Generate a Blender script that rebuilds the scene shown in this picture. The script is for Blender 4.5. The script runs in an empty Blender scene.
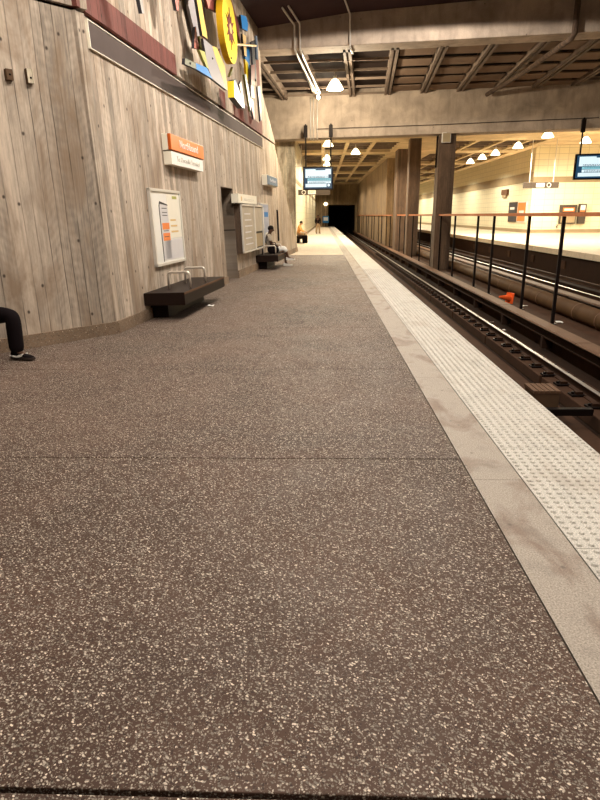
import bpy, bmesh, random
from math import sin, cos, tan, atan, pi, radians, sqrt
from mathutils import Matrix, Vector
random.seed(7)
S = bpy.context.scene
COL = S.collection

# ------------------------------------------------------------------ materials
class N:
    """small node-tree writer"""
    def __init__(s, name):
        s.m = bpy.data.materials.new(name); s.m.use_nodes = True
        s.t = s.m.node_tree; s.t.nodes.clear()
        s.out = s.add('ShaderNodeOutputMaterial'); s.b = s.add('ShaderNodeBsdfPrincipled')
        s.t.links.new(s.b.outputs[0], s.out.inputs[0])
    def add(s, typ, **k):
        n = s.t.nodes.new(typ)
        for a, v in k.items(): setattr(n, a, v)
        return n
    def put(s, sock, v):
        if v is None: return
        if isinstance(v, bpy.types.NodeSocket): s.t.links.new(v, sock)
        elif isinstance(v, (tuple, list)):
            sock.default_value = tuple(v) + (1,) if len(v) == 3 and len(sock.default_value) == 4 else tuple(v)
        else: sock.default_value = v
    def set(s, **k):
        for a, v in k.items(): s.put(s.b.inputs[a.replace('_', ' ')], v)
    def obj(s):
        return s.add('ShaderNodeTexCoord').outputs['Object']
    def sep(s, v):
        n = s.add('ShaderNodeSeparateXYZ'); s.put(n.inputs[0], v); return n.outputs
    def comb(s, x=0, y=0, z=0):
        n = s.add('ShaderNodeCombineXYZ')
        for i, v in enumerate((x, y, z)): s.put(n.inputs[i], v)
        return n.outputs[0]
    def ma(s, op, a, b=None, c=None, clamp=False):
        n = s.add('ShaderNodeMath', operation=op, use_clamp=clamp)
        for i, v in enumerate((a, b, c)): s.put(n.inputs[i], v)
        return n.outputs[0]
    def noise(s, v, scale=5, detail=3, rough=.5, dist=0, dim='3D', w=None):
        n = s.add('ShaderNodeTexNoise', noise_dimensions=dim)
        if dim != '1D': s.put(n.inputs['Vector'], v)
        else: s.put(n.inputs['W'], v)
        s.put(n.inputs['Scale'], scale); s.put(n.inputs['Detail'], detail); s.put(n.inputs['Roughness'], rough); s.put(n.inputs['Distortion'], dist)
        return n.outputs['Fac']
    def voro(s, v, scale=5, feat='F1', rnd=1, dim='3D'):
        n = s.add('ShaderNodeTexVoronoi', voronoi_dimensions=dim, feature=feat)
        if dim == '1D': s.put(n.inputs['W'], v)
        else: s.put(n.inputs['Vector'], v)
        s.put(n.inputs['Scale'], scale); s.put(n.inputs['Randomness'], rnd)
        return n.outputs
    def vscale(s, v, sc):
        n = s.add('ShaderNodeVectorMath', operation='MULTIPLY'); s.put(n.inputs[0], v); n.inputs[1].default_value = sc
        return n.outputs[0]
    def ramp(s, f, stops, interp='LINEAR'):
        n = s.add('ShaderNodeValToRGB'); s.put(n.inputs[0], f); r = n.color_ramp; r.interpolation = interp
        while len(r.elements) < len(stops): r.elements.new(.5)
        for e, (p, c) in zip(r.elements, stops):
            e.position = p; e.color = (tuple(c) if isinstance(c, (tuple, list)) else (c, c, c)) + (1,)
        return n.outputs[0]
    def mr(s, f, a, b, c, d):
        n = s.add('ShaderNodeMapRange'); 
        for i, v in enumerate((f, a, b, c, d)): s.put(n.inputs[i], v)
        return n.outputs[0]
    def mix(s, f, a, b, typ='MIX'):
        n = s.add('ShaderNodeMix', data_type='RGBA', blend_type=typ, clamp_factor=True)
        s.put(n.inputs[0], f); s.put(n.inputs[6], a); s.put(n.inputs[7], b); return n.outputs[2]
    def bump(s, h, strength=.3, dist=.01):
        n = s.add('ShaderNodeBump'); s.put(n.inputs['Height'], h); n.inputs['Strength'].default_value = strength; n.inputs['Distance'].default_value = dist
        s.t.links.new(n.outputs[0], s.b.inputs['Normal'])

def plain(name, c, rough=.6, metal=0, var=.12, scale=6, emit=0, bump=0):
    n = N(name); o = n.obj()
    f = n.noise(o, scale, 4, .6)
    n.set(Base_Color=n.mix(f, [x * (1 - var) for x in c], [min(1, x * (1 + var)) for x in c]), Roughness=rough, Metallic=metal, Specular_IOR_Level=.5 if rough < .45 and sum(c) > .3 else .12)
    if emit: n.set(Emission_Color=c, Emission_Strength=emit)
    if bump: n.bump(n.noise(o, scale * 8, 4), bump, .005)
    return n.m

def boards(name, base, dark, density=6.5, red=None, axis='X', groove=.011, contrast=1., holes=True):
    """concrete cast against upright planks: uneven board widths, grain, saw marks, blotches and tie holes"""
    n = N(name); x, y, z = n.sep(n.obj())
    u = x if axis == 'X' else n.ma('ADD', x, n.ma('MULTIPLY', y, 1.37))
    wob = n.noise(n.comb(u, 0, z), .7, 2)
    uu = n.ma('ADD', u, n.ma('MULTIPLY', n.ma('SUBTRACT', wob, .5), .05))
    v1 = n.voro(uu, density, 'DISTANCE_TO_EDGE', .95, '1D')['Distance']
    cell = n.voro(uu, density, 'F1', .95, '1D')['Color']
    cr = n.sep(cell)
    gr = n.mr(v1, groove * density * .2, groove * density * .85, 1, 0)
    gr = n.ma('MULTIPLY', gr, n.mr(n.noise(n.comb(n.ma('MULTIPLY', u, 4), 3, z), .9, 3), .38, .6, .2, 1))
    grain = n.noise(n.comb(n.ma('MULTIPLY', u, 38), 0, n.ma('MULTIPLY', z, 1.6)), 1, 4, .65)
    blot = n.noise(n.comb(n.ma('MULTIPLY', u, 1.7), 0, n.ma('MULTIPLY', z, .55)), 1.2, 5, .65, .6)
    streak = n.noise(n.comb(n.ma('MULTIPLY', u, 7), 5, n.ma('MULTIPLY', z, .35)), 1, 3, .6)
    ang = n.ma('ADD', n.ma('MULTIPLY', z, 55), n.ma('MULTIPLY', n.ma('MULTIPLY', u, n.ma('SUBTRACT', cr[1], .5)), 190))
    saw = n.ma('MULTIPLY', n.ma('SINE', ang), n.mr(cr[2], .45, .7, 0, 1))
    f = n.ma('ADD', n.ma('MULTIPLY', cr[0], .24), n.ma('MULTIPLY', grain, .46))
    f = n.ma('ADD', f, n.ma('MULTIPLY', streak, .30))
    mott = n.noise(n.comb(n.ma('MULTIPLY', u, 9), 9, n.ma('MULTIPLY', z, 3)), 1, 5, .7)
    f = n.ma('ADD', f, n.ma('MULTIPLY', n.ma('SUBTRACT', mott, .5), .55))
    f = n.ma('ADD', f, n.ma('MULTIPLY', saw, .02))
    c = n.mix(n.mr(f, .32, .68, 0, 1), [a * (1 - .52 * contrast) for a in base], [min(1, a * (1 + .24 * contrast)) for a in base])
    blot = n.ma('ADD', blot, n.ma('MULTIPLY', n.ma('SUBTRACT', mott, .5), .25))
    c = n.mix(n.mr(blot, .47, .66, 0, .80 * contrast), c, dark)
    if red:
        rc = n.mix(n.mr(f, .25, .75, 0, 1), (.11, .028, .02), (.21, .058, .042))
        m = None
        for s0, s1, h0, h1 in red:
            k = n.ma('MULTIPLY', n.ma('MULTIPLY', n.ma('GREATER_THAN', x, s0), n.ma('LESS_THAN', x, s1)), n.ma('MULTIPLY', n.ma('GREATER_THAN', z, h0), n.ma('LESS_THAN', z, h1)))
            m = k if m is None else n.ma('MAXIMUM', m, k)
        c = n.mix(m, c, rc)
    if holes:
        hv = n.voro(n.comb(u, n.ma('MULTIPLY', z, .8), 0), 1.7, 'F1', .9, '2D')
        hd = n.ma('DIVIDE', hv['Distance'], 1.7)
        c = n.mix(n.mr(hd, .010, .024, .9, 0), c, (.035, .02, .012))
    c = n.mix(n.ma('MULTIPLY', gr, .78), c, (.04, .024, .014))
    n.set(Base_Color=c, Roughness=.85)
    n.bump(n.ma('ADD', n.ma('MULTIPLY', gr, -1), n.ma('MULTIPLY', n.ma('ADD', grain, cr[1]), .35)), .55, .012)
    return n.m

def concrete(name, base, scale=1., stain=.5, rough=.85):
    n = N(name); o = n.obj()
    a = n.noise(o, 1.1 * scale, 6, .62, .5); b = n.noise(n.vscale(o, (3, 3, .6)), 1.4 * scale, 5, .6); g = n.noise(o, 45, 3)
    c = n.mix(n.mr(a, .3, .72, 0, 1), [x * .62 for x in base], [min(1, x * 1.2) for x in base])
    c = n.mix(n.mr(b, .5, .75, 0, stain), c, [x * .38 for x in base])
    pit = n.voro(o, 2.2, 'F1', .8)['Distance']
    c = n.mix(n.mr(pit, .03, .055, .75, 0), c, [x * .15 for x in base])
    n.set(Base_Color=n.mix(.25, c, n.mix(g, (0, 0, 0), (1, 1, 1)), 'OVERLAY'), Roughness=rough)
    n.bump(n.ma('ADD', g, n.ma('MULTIPLY', a, 2)), .25, .006)
    return n.m

def aggregate(name, matrix, light, dark, scale=62, frac=.34, rough=.62):
    """exposed-aggregate concrete: flat pebbles of mixed tone set in a brown matrix"""
    n = N(name); o = n.obj(); x, y, z = n.sep(o)
    p = n.comb(x, y, z)
    d = n.noise(p, 34, 2)
    pw = n.add('ShaderNodeVectorMath', operation='ADD'); n.put(pw.inputs[0], p); n.put(pw.inputs[1], n.comb(n.ma('MULTIPLY', d, .03), n.ma('MULTIPLY', d, -.02), 0))
    v = n.voro(pw.outputs[0], scale, 'F1', 1); ce = n.sep(v['Color'])
    v2 = n.voro(p, scale * 2.1, 'F1', 1); ce2 = n.sep(v2['Color'])
    patch = n.noise(o, .55, 4, .6, .4); patch2 = n.noise(o, 2.4, 3, .6)
    dens = n.ma('ADD', frac, n.ma('MULTIPLY', n.ma('SUBTRACT', patch2, .5), .35))
    peb = n.ma('MULTIPLY', n.ma('LESS_THAN', ce[0], dens), n.mr(v['Distance'], .36, .52, 1, 0))
    peb2 = n.ma('MULTIPLY', n.ma('LESS_THAN', ce2[0], .22), n.mr(v2['Distance'], .3, .5, 1, 0))
    pc = n.ramp(ce[1], [(0, [a * .28 for a in light]), (.45, [a * .48 for a in light]), (.78, [a * .85 for a in light]), (1, [min(1, a * 1.5) for a in light])])
    dk = n.ma('MULTIPLY', n.ma('GREATER_THAN', ce[0], .78), n.mr(v['Distance'], .3, .5, .8, 0))
    c = n.mix(n.mr(patch, .3, .7, 0, 1), [a * .6 for a in matrix], [a * 1.5 for a in matrix])
    c = n.mix(dk, c, dark); c = n.mix(n.ma('MULTIPLY', peb2, .6), c, [a * .7 for a in light]); c = n.mix(peb, c, pc)
    n.set(Base_Color=c, Roughness=n.mr(patch2, .3, .7, rough - .05, rough + .15), Specular_IOR_Level=.22)
    n.bump(n.ma('ADD', peb, n.ma('MULTIPLY', peb2, .5)), .35, .004)
    return n.m

def granite(name, base, stain):
    n = N(name); o = n.obj()
    a = n.noise(o, 120, 2, .7); b = n.noise(o, 1.3, 4, .6, .5); c2 = n.noise(o, 5, 4, .6)
    c = n.mix(n.mr(a, .35, .65, 0, 1), [x * .62 for x in base], [min(1, x * 1.28) for x in base])
    b = n.noise(n.vscale(o, (1.6, .8, 1)), 2.0, 4, .6, .6); c = n.mix(n.mr(b, .52, .66, 0, .7), c, stain); c = n.mix(n.mr(c2, .52, .7, 0, .35), c, [x * .5 for x in base])
    sp = n.voro(o, 7, 'F1', 1)['Distance']; c = n.mix(n.mr(sp, .05, .11, .55, 0), c, [x * .2 for x in base])
    n.set(Base_Color=c, Roughness=.75); n.bump(a, .2, .003)
    return n.m

def tiles(name, base, w=.8, h=.45, joint=.035, dark=.62):
    """glazed wall tile: the bricks run with the wall's own length (X+Y) and height"""
    n = N(name); x, y, z = n.sep(n.obj())
    br = n.add('ShaderNodeTexBrick'); br.offset = 0; br.squash = 1
    n.put(br.inputs['Vector'], n.comb(n.ma('ADD', x, y), z, 0))
    br.inputs['Scale'].default_value = 1; br.inputs['Brick Width'].default_value = w; br.inputs['Row Height'].default_value = h
    br.inputs['Mortar Size'].default_value = joint * .5; br.inputs['Mortar Smooth'].default_value = .3
    n.put(br.inputs['Color1'], base); n.put(br.inputs['Color2'], [a * .95 for a in base]); n.put(br.inputs['Mortar'], [a * dark for a in base])
    g = n.noise(n.comb(n.ma('MULTIPLY', n.ma('ADD', x, y), 3), 0, n.ma('MULTIPLY', z, .3)), .8, 4)
    n.set(Base_Color=n.mix(n.mr(g, .5, .8, 0, .25), br.outputs['Color'], [a * .7 for a in base]), Roughness=.35)
    return n.m

def glow(name, c, strength, base=None):
    n = N(name); n.set(Base_Color=base or c, Emission_Color=c, Emission_Strength=strength, Roughness=.4); return n.m

WOOD = (.52, .42, .33)
M = dict(
    board=boards('board_cast_concrete', WOOD, (.24, .16, .10), 6.0),
    board_up=boards('board_cast_concrete_painted', WOOD, (.26, .17, .1), 6.0, red=[(-1, 3.85, 4.0, 4.45), (7.05, 7.65, 4.0, 4.49), (8.5, 12.6, 4.0, 4.40), (9.7, 10.6, 4.0, 4.6), (12.1, 12.62, 4.0, 6.3), (5.7, 6.3, 4.9, 6.0)]),
    column=boards('board_cast_column', (.13, .078, .048), (.065, .036, .022), 9, axis='XY', holes=False, groove=.009),
    column_pale=boards('board_cast_pale_column', (.80, .68, .50), (.24, .16, .1), 8, axis='XY', holes=False, groove=.008),
    column_mid=boards('board_cast_divider_column', (.30, .20, .11), (.16, .1, .055), 5, axis='XY', holes=False, groove=.015),
    far=boards('board_cast_far_wall', (.38, .27, .15), (.2, .13, .07), 3.2, axis='XY', holes=False, groove=.03),
    beam=concrete('beam_concrete', (.46, .36, .28), 1, .55),
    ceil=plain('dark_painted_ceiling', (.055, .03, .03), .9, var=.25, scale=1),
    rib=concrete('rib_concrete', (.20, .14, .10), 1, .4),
    coffer_shade=plain('shaded_coffer_back', (.022, .013, .010), .9, var=.3, scale=2),  # backing coloured near black for the shade inside coffers and panel gaps
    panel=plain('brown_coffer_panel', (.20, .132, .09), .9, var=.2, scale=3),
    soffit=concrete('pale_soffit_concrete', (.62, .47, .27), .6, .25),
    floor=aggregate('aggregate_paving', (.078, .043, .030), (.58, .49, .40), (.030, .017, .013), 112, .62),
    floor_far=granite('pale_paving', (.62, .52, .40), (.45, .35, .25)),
    plinth=aggregate('aggregate_plinth', (.22, .15, .1), (.5, .4, .3), (.06, .04, .03), 60),
    strip=granite('granite_edge_strip', (.39, .33, .275), (.19, .12, .085)),
    tact=granite('cream_tactile_tile', (.60, .555, .495), (.47, .41, .35)),
    gap=plain('dark_joint_filler', (.012, .008, .006), .9),
    tile=tiles('cream_wall_tile', (.86, .79, .58)),
    band=plain('brown_tile_band', (.34, .26, .16), .5, var=.2, scale=1.5),
    dirt=plain('dirty_shaded_trackbed', (.017, .0075, .004), .95, var=.5, scale=3, bump=.6),  # black dirt whose colour also carries the shadow over the track bed
    dirt2=plain('rusty_trackbed_concrete', (.052, .025, .014), .9, var=.45, scale=2.2, bump=.5),
    shade_dark=plain('shaded_platform_face', (.026, .012, .007), .9, var=.4, scale=2),  # shadow below the platform edges put into the colour
    rust=plain('rusty_steel', (.040, .018, .010), .7, .3, .4, 12),
    steel=plain('polished_rail_head', (.42, .40, .38), .42, 1, .05, 3),
    cover=plain('brown_cover_board', (.125, .066, .038), .65, var=.25, scale=2.5),
    duct=plain('brown_duct', (.085, .046, .022), .6, var=.3, scale=3),
    black=plain('black_metal_and_shade', (.010, .006, .005), .5, .1),
    rustred=plain('orange_brown_rail_paint', (.36, .12, .045), .5, var=.3, scale=8),
    bench=plain('dark_bronze_bench', (.017, .009, .0065), .5, .1, .2),
    chrome=plain('brushed_steel', (.72, .64, .55), .38, .55),
    frame=plain('aluminium_frame', (.70, .66, .60), .4, .3),
    white=plain('white_board', (.84, .81, .75), .5, var=.04),
    ivory=plain('ivory_board', (.86, .80, .66), .5, var=.04),
    grey=plain('grey_board', (.08, .062, .05), .6),
    paper=plain('poster_paper', (.82, .80, .76), .25, var=.05, scale=2),
    aged=plain('aged_notice_paper', (.47, .40, .31), .5, var=.3, scale=3),
    bluep=plain('blue_grey_print', (.36, .40, .52), .35, var=.35, scale=2.5),
    cream=plain('cream_print', (.84, .79, .68), .35, var=.04),
    lilac=plain('pale_grey_print', (.66, .64, .66), .35, var=.05),
    orange=plain('orange_sign_face', (.86, .22, .045), .4, var=.04),
    orange_d=plain('orange_sign_edge', (.50, .10, .015), .5, var=.04),
    ink_and_shade=plain('dark_print_and_shade', (.06, .055, .06), .5),
    gold=plain('gold_print', (.72, .50, .22), .5),
    panel_b=plain('bronze_fascia', (.105, .078, .07), .8, 0, .22, 1.5),
    yellow=plain('yellow_enamel', (.92, .70, .035), .4, var=.06),
    gold_e=plain('ochre_enamel_edge', (.62, .36, .015), .45, var=.06),
    pyel=plain('pale_yellow_enamel', (.62, .43, .11), .45),
    lime=plain('lime_enamel', (.40, .39, .12), .45),
    olive=plain('olive_enamel', (.10, .085, .015), .5),
    blue=plain('blue_enamel', (.03, .20, .52), .45),
    pblue=plain('light_blue_white_enamel', (.20, .245, .30), .45, var=.3, scale=3),
    gg=plain('grey_green_enamel', (.22, .22, .16), .5),
    mwhite=plain('white_enamel', (.44, .41, .38), .5, var=.1),
    lav=plain('grey_enamel', (.29, .265, .27), .5, var=.1, scale=3),
    pink=plain('salmon_enamel', (.46, .18, .145), .5),
    maroon=plain('maroon_enamel', (.16, .035, .03), .5),
    skin=plain('brown_skin', (.10, .05, .03), .5, var=.05),
    skin2=plain('tan_skin', (.42, .24, .15), .5, var=.05),
    hair=plain('black_hair', (.010, .007, .006), .7),
    cloth_black=plain('black_cloth', (.0065, .0035, .0045), .9),
    cloth_tan=plain('tan_shirt', (.42, .35, .27), .9),
    cloth_white=plain('white_cloth', (.80, .76, .70), .9),
    cloth_khaki=plain('khaki_cloth', (.34, .24, .14), .9),
    cloth_orange=plain('orange_cloth', (.72, .36, .12), .9),
    sole=plain('dark_sole', (.05, .035, .03), .7),
    eye=plain('dark_eye', (.02, .02, .02), .3),
    cone=plain('cone_orange', (.72, .10, .02), .45),
    lamp=glow('lit_lamp_glass', (1, .86, .56), 5),
    bulb=glow('lit_bulb', (1, .86, .6), 40),
    scr_w=glow('screen_white', (.78, .95, 1.0), 1.0, (.1, .1, .1)),
    scr_b=glow('screen_blue', (.012, .06, .12), 1.0, (.01, .01, .01)),
    scr_t=glow('screen_teal', (.25, .60, .68), 1.0, (.05, .05, .05)),
    red_lit=glow('exit_red_panel', (.95, .42, .30), .6),
    cardboard=plain('brown_box', (.105, .06, .034), .7, var=.25),
)

# ------------------------------------------------------------------ mesh writer
class MB:
    def __init__(s): s.v = []; s.f = []; s.m = []; s.mats = []
    def mi(s, m):
        if m not in s.mats: s.mats.append(m)
        return s.mats.index(m)
    def add(s, v, f, m, T=None):
        b = len(s.v); k = s.mi(m)
        s.v += [tuple(T @ Vector(p)) if T else tuple(p) for p in v]
        for q in f: s.f.append([b + i for i in q]); s.m.append(k)
        return s
    def box(s, x0, x1, y0, y1, z0, z1, m, T=None):
        v = [(x, y, z) for z in (z0, z1) for y in (y0, y1) for x in (x0, x1)]
        return s.add(v, [(0, 2, 3, 1), (4, 5, 7, 6), (0, 1, 5, 4), (2, 6, 7, 3), (0, 4, 6, 2), (1, 3, 7, 5)], m, T)
    def prism(s, poly, off0, off1, m, side=None, T=None):
        """poly of (s,h) in a wall frame; off = distance out from the wall face (local -Y)"""
        n = len(poly)
        v = [(a, -off0, b) for a, b in poly] + [(a, -off1, b) for a, b in poly]
        s.add(v, [tuple(range(n)), tuple(range(2 * n - 1, n - 1, -1))], m, T)
        k = s.mi(side or m); b = len(s.v) - 2 * n
        for i in range(n):
            j = (i + 1) % n; s.f.append([b + i, b + j, b + n + j, b + n + i]); s.m.append(k)
        return s
    def tube(s, pts, r, m, n=8, T=None, caps=True):
        pts = [Vector(p) for p in pts]; rs = r if isinstance(r, (list, tuple)) else [r] * len(pts)
        v = []; f = []; prev = None
        for i, p in enumerate(pts):
            d = (pts[min(i + 1, len(pts) - 1)] - pts[max(i - 1, 0)]).normalized()
            a = prev - d * prev.dot(d) if prev else d.orthogonal()
            a.normalize(); prev = a; b = d.cross(a)
            for k in range(n):
                t = 2 * pi * k / n; v.append(p + (a * cos(t) + b * sin(t)) * rs[i])
        for i in range(len(pts) - 1):
            for k in range(n):
                k2 = (k + 1) % n; f.append((i * n + k, i * n + k2, (i + 1) * n + k2, (i + 1) * n + k))
        if caps: f += [tuple(range(n - 1, -1, -1)), tuple(range((len(pts) - 1) * n, len(pts) * n))]
        return s.add(v, f, m, T)
    def lathe(s, prof, m, n=20, T=None):
        v = []; f = []
        for r, z in prof:
            for k in range(n): t = 2 * pi * k / n; v.append((r * cos(t), r * sin(t), z))
        for i in range(len(prof) - 1):
            for k in range(n):
                k2 = (k + 1) % n; f.append((i * n + k, i * n + k2, (i + 1) * n + k2, (i + 1) * n + k))
        return s.add(v, f, m, T)
    def ball(s, c, r, m, seg=12, rings=8, T=None):
        c = Vector(c); r = r if isinstance(r, (tuple, list)) else (r, r, r); v = []; f = []
        for i in range(rings + 1):
            a = pi * i / rings
            for k in range(seg): t = 2 * pi * k / seg; v.append((c.x + r[0] * sin(a) * cos(t), c.y + r[1] * sin(a) * sin(t), c.z + r[2] * cos(a)))
        for i in range(rings):
            for k in range(seg): k2 = (k + 1) % seg; f.append((i * seg + k, (i + 1) * seg + k, (i + 1) * seg + k2, i * seg + k2))
        return s.add(v, f, m, T)
    def build(s, name, parent=None, T=None, bevel=0, smooth=False, weld=True):
        me = bpy.data.meshes.new(name); me.from_pydata(s.v, [], s.f); 
        for m in s.mats: me.materials.append(M[m])
        for p, k in zip(me.polygons, s.m): p.material_index = k
        bm = bmesh.new(); bm.from_mesh(me)
        if weld: bmesh.ops.remove_doubles(bm, verts=bm.verts, dist=1e-5)
        bmesh.ops.recalc_face_normals(bm, faces=bm.faces); bm.to_mesh(me); bm.free()
        if smooth:
            for p in me.polygons: p.use_smooth = True
        o = bpy.data.objects.new(name, me); COL.objects.link(o)
        if parent: o.parent = parent
        if T is not None: o.matrix_basis = T
        if bevel:
            b = o.modifiers.new('edge', 'BEVEL'); b.width = bevel; b.segments = 2; b.limit_method = 'ANGLE'
        return o

def tag(o, label, cat, group=None, kind=None):
    o['label'] = label; o['category'] = cat
    if group: o['group'] = group
    if kind: o['kind'] = kind
    return o
def thing(name, label, cat, T=None, group=None):
    o = bpy.data.objects.new(name, None); COL.objects.link(o); o.empty_display_size = .1
    if T is not None: o.matrix_world = T
    return tag(o, label, cat, group)
def struct(o): o['kind'] = 'structure'; return o
def dup(r, T, label=None, group=None):
    c = r.copy(); COL.objects.link(c); c.matrix_world = T
    if label: c['label'] = label
    if group: c['group'] = group
    for ch in list(r.children):
        if ch.type == 'LIGHT': continue
        k = ch.copy(); COL.objects.link(k); k.parent = c
        for g in list(ch.children):
            q = g.copy(); COL.objects.link(q); q.parent = k
    return c
def text(name, body, size, m, parent, loc, rot=(pi / 2, 0, 0), width=None, depth=.003):
    cu = bpy.data.curves.new(name, 'FONT'); cu.body = body; cu.size = size; cu.extrude = depth
    cu.align_x = 'CENTER'; cu.align_y = 'CENTER'; cu.materials.append(M[m])
    o = bpy.data.objects.new(name, cu); COL.objects.link(o); o.parent = parent
    bpy.context.view_layer.update()
    sx = width / o.dimensions.x if width and o.dimensions.x else 1
    me = bpy.data.meshes.new_from_object(o.evaluated_get(bpy.context.evaluated_depsgraph_get()))
    bpy.data.objects.remove(o); bpy.data.curves.remove(cu)
    o = bpy.data.objects.new(name, me); COL.objects.link(o); o.parent = parent
    o.matrix_basis = Matrix.Translation(loc) @ Matrix.Rotation(rot[2], 4, 'Z') @ Matrix.Rotation(rot[0], 4, 'X') @ Matrix.Diagonal((sx, 1, 1, 1))
    return o
TR = Matrix.Translation
def RZ(a): return Matrix.Rotation(a, 4, 'Z')

# ------------------------------------------------------------------ wall frames (X along, Z up the slight batter, -Y out to the platform)
CORNER = Vector((-2.945, 8.5, 0)); K = .03
def wall_frame(d):
    X = Vector((d[0], d[1], 0)).normalized(); n = Vector((X.y, -X.x, 0))
    Z = (Vector((0, 0, 1)) - K * n).normalized(); Y = Z.cross(X)
    R = Matrix((X, Y, Z)).transposed().to_4x4(); return TR(CORNER) @ R
WB = wall_frame((.0885, 1, 0)); WA = wall_frame((1.06, 1.31, 0))
def wb(s, off, h): return WB @ TR((s, -off, h))
def wa(s, off, h): return WA @ TR((s, -off, h))

# ------------------------------------------------------------------ floor
m = MB(); ys = [-8.765 + 2.52 * i for i in range(14)] + [26.2]
ys = [y for y in ys if y < 25.5] + [26.2]
for a, b in zip(ys[:-1], ys[1:]):
    g = .009 if abs(a - 1.315) < .01 or abs(b - 1.315) < .01 else .005
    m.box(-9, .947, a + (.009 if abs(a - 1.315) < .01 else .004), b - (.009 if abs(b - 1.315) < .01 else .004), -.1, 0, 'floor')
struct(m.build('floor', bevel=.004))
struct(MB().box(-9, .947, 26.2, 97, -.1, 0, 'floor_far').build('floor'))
struct(MB().box(-9, 1.9, -9, 97, -.3, -.06, 'gap').build('floor'))
m = MB(); y = -9
while y < 96:
    m.box(.953, 1.260, y + .002, y + 2.498, -.1, .0, 'strip'); y += 2.5
struct(m.build('trim_1'))
# cream tactile tiles with truncated domes, 1.36 m per tile
m = MB(); y0 = 2.69 - 1.36 * 9
while y0 < 96:
    m.box(1.268, 1.927, y0 + .0025, y0 + 1.3575, -.1, .0, 'tact')
    if 1.2 < y0 + 1.36 and y0 < 19:
        nx, ny = 11, 23; dx = .659 / nx; dy = 1.355 / ny
        for i in range(nx):
            for j in range(ny):
                cx = 1.268 + dx * (i + .5); cy = y0 + dy * (j + .5)
                v = [(cx + .0185 * cos(t * pi / 3), cy + .0185 * sin(t * pi / 3), 0.0002) for t in range(6)] + [(cx + .0105 * cos(t * pi / 3), cy + .0105 * sin(t * pi / 3), .009) for t in range(6)]
                m.add(v, [(t, (t + 1) % 6, 6 + (t + 1) % 6, 6 + t) for t in range(6)] + [(6, 7, 8, 9, 10, 11)], 'tact')
    y0 += 1.36
struct(m.build('trim_2', weld=False))
struct(MB().box(1.0, 1.88, -9, 97, -1.35, -.1, 'shade_dark').build('wall_platform_edge'))

# ------------------------------------------------------------------ left walls
TOP = 7.35
m = MB()
m.prism([(0, 0), (6.72, 0), (6.72, 4.08), (-.045, 4.08)], -.3, 0, 'board')
m.prism([(6.72, 2.29), (7.95, 2.29), (7.95, 4.08), (6.72, 4.08)], -.3, 0, 'board')
m.prism([(7.95, 0), (20.9, 0), (15.23, 4.08), (7.95, 4.08)], -.3, 0, 'board')
struct(m.build('wall_left', T=WB))
m = MB(); m.prism([(-.07, 4.115), (15.18, 4.115), (12.95, 5.42), (12.95, TOP), (-.1, TOP)], -.3, .045, 'board_up')
struct(m.build('wall_left_upper', T=WB))
m = MB(); m.prism([(-7, 0), (0, 0), (.045, 4.08), (-7, 4.08)], -.3, 0, 'board')
struct(m.build('wall_left_near', T=WA))
m = MB(); m.prism([(-7, 4.115), (.068, 4.115), (.11, TOP), (-7, TOP)], -.3, .045, 'board')
struct(m.build('wall_left_near_upper', T=WA))
# filler behind the shadow line
struct(MB().prism([(.08, 3.9), (15.4, 3.9), (15.0, 4.3), (.08, 4.3)], -.29, -.03, 'gap').build('trim_3', T=WB))
struct(MB().prism([(-7, 3.9), (-.08, 3.9), (-.08, 4.3), (-7, 4.3)], -.29, -.03, 'gap').build('trim_4', T=WA))
struct(MB().prism([(0, 0), (6.72, 0), (6.72, .17), (-.0, .17)], 0, .035, 'plinth').prism([(7.95, 0), (20.6, 0), (20.4, .2), (7.95, .2)], 0, .035, 'plinth').build('baseboard_left', T=WB))
struct(MB().prism([(-7, 0), (.01, 0), (.01, .17), (-7, .17)], 0, .035, 'plinth').build('baseboard_left_near', T=WA))
# door recess, inner faces coloured black for the shade inside
m = MB()
m.box(6.72, 7.95, 2.15, 2.2, 0, 2.4, 'black').box(6.67, 6.72, 0.0, 2.2, 0, 2.4, 'board').box(7.95, 8.0, 0.0, .5, 0, 2.4, 'board').box(7.95, 8.0, .5, 2.2, 0, 2.4, 'black').box(6.72, 7.95, .28, 2.2, 2.29, 2.35, 'black')
struct(m.build('wall_door_recess', T=WB))
d = struct(MB().box(6.74, 7.93, 2.08, 2.14, .0, 2.28, 'black').build('door_1', T=WB)); 
MB().tube([(7.75, 2.08, 1.0), (7.75, 2.03, 1.0), (7.62, 2.03, 1.0)], .012, 'chrome').build('door_handle', d)

# bronze fascia with pale trims
t = thing('fascia_panel', 'long dark bronze fascia panel with thin pale edges running above the sign', 'panel', wb(.21, 0, 3.71))
MB().prism([(0.02, .02), (12.36, .02), (12.40, .32), (-.005, .32)], .0, .03, 'panel_b').build('face', t)
MB().prism([(0, 0), (12.36, 0), (12.36, .011), (0, .011)], .0, .034, 'ivory').build('edge_trim', t)
MB().prism([(-.01, .329), (12.4, .329), (12.4, .34), (-.01, .34)], .0, .036, 'ivory').build('edge_trim', t)
MB().prism([(0, 0), (.014, 0), (.006, .34), (-.01, .34)], .0, .036, 'ivory').build('edge_trim', t)

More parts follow.
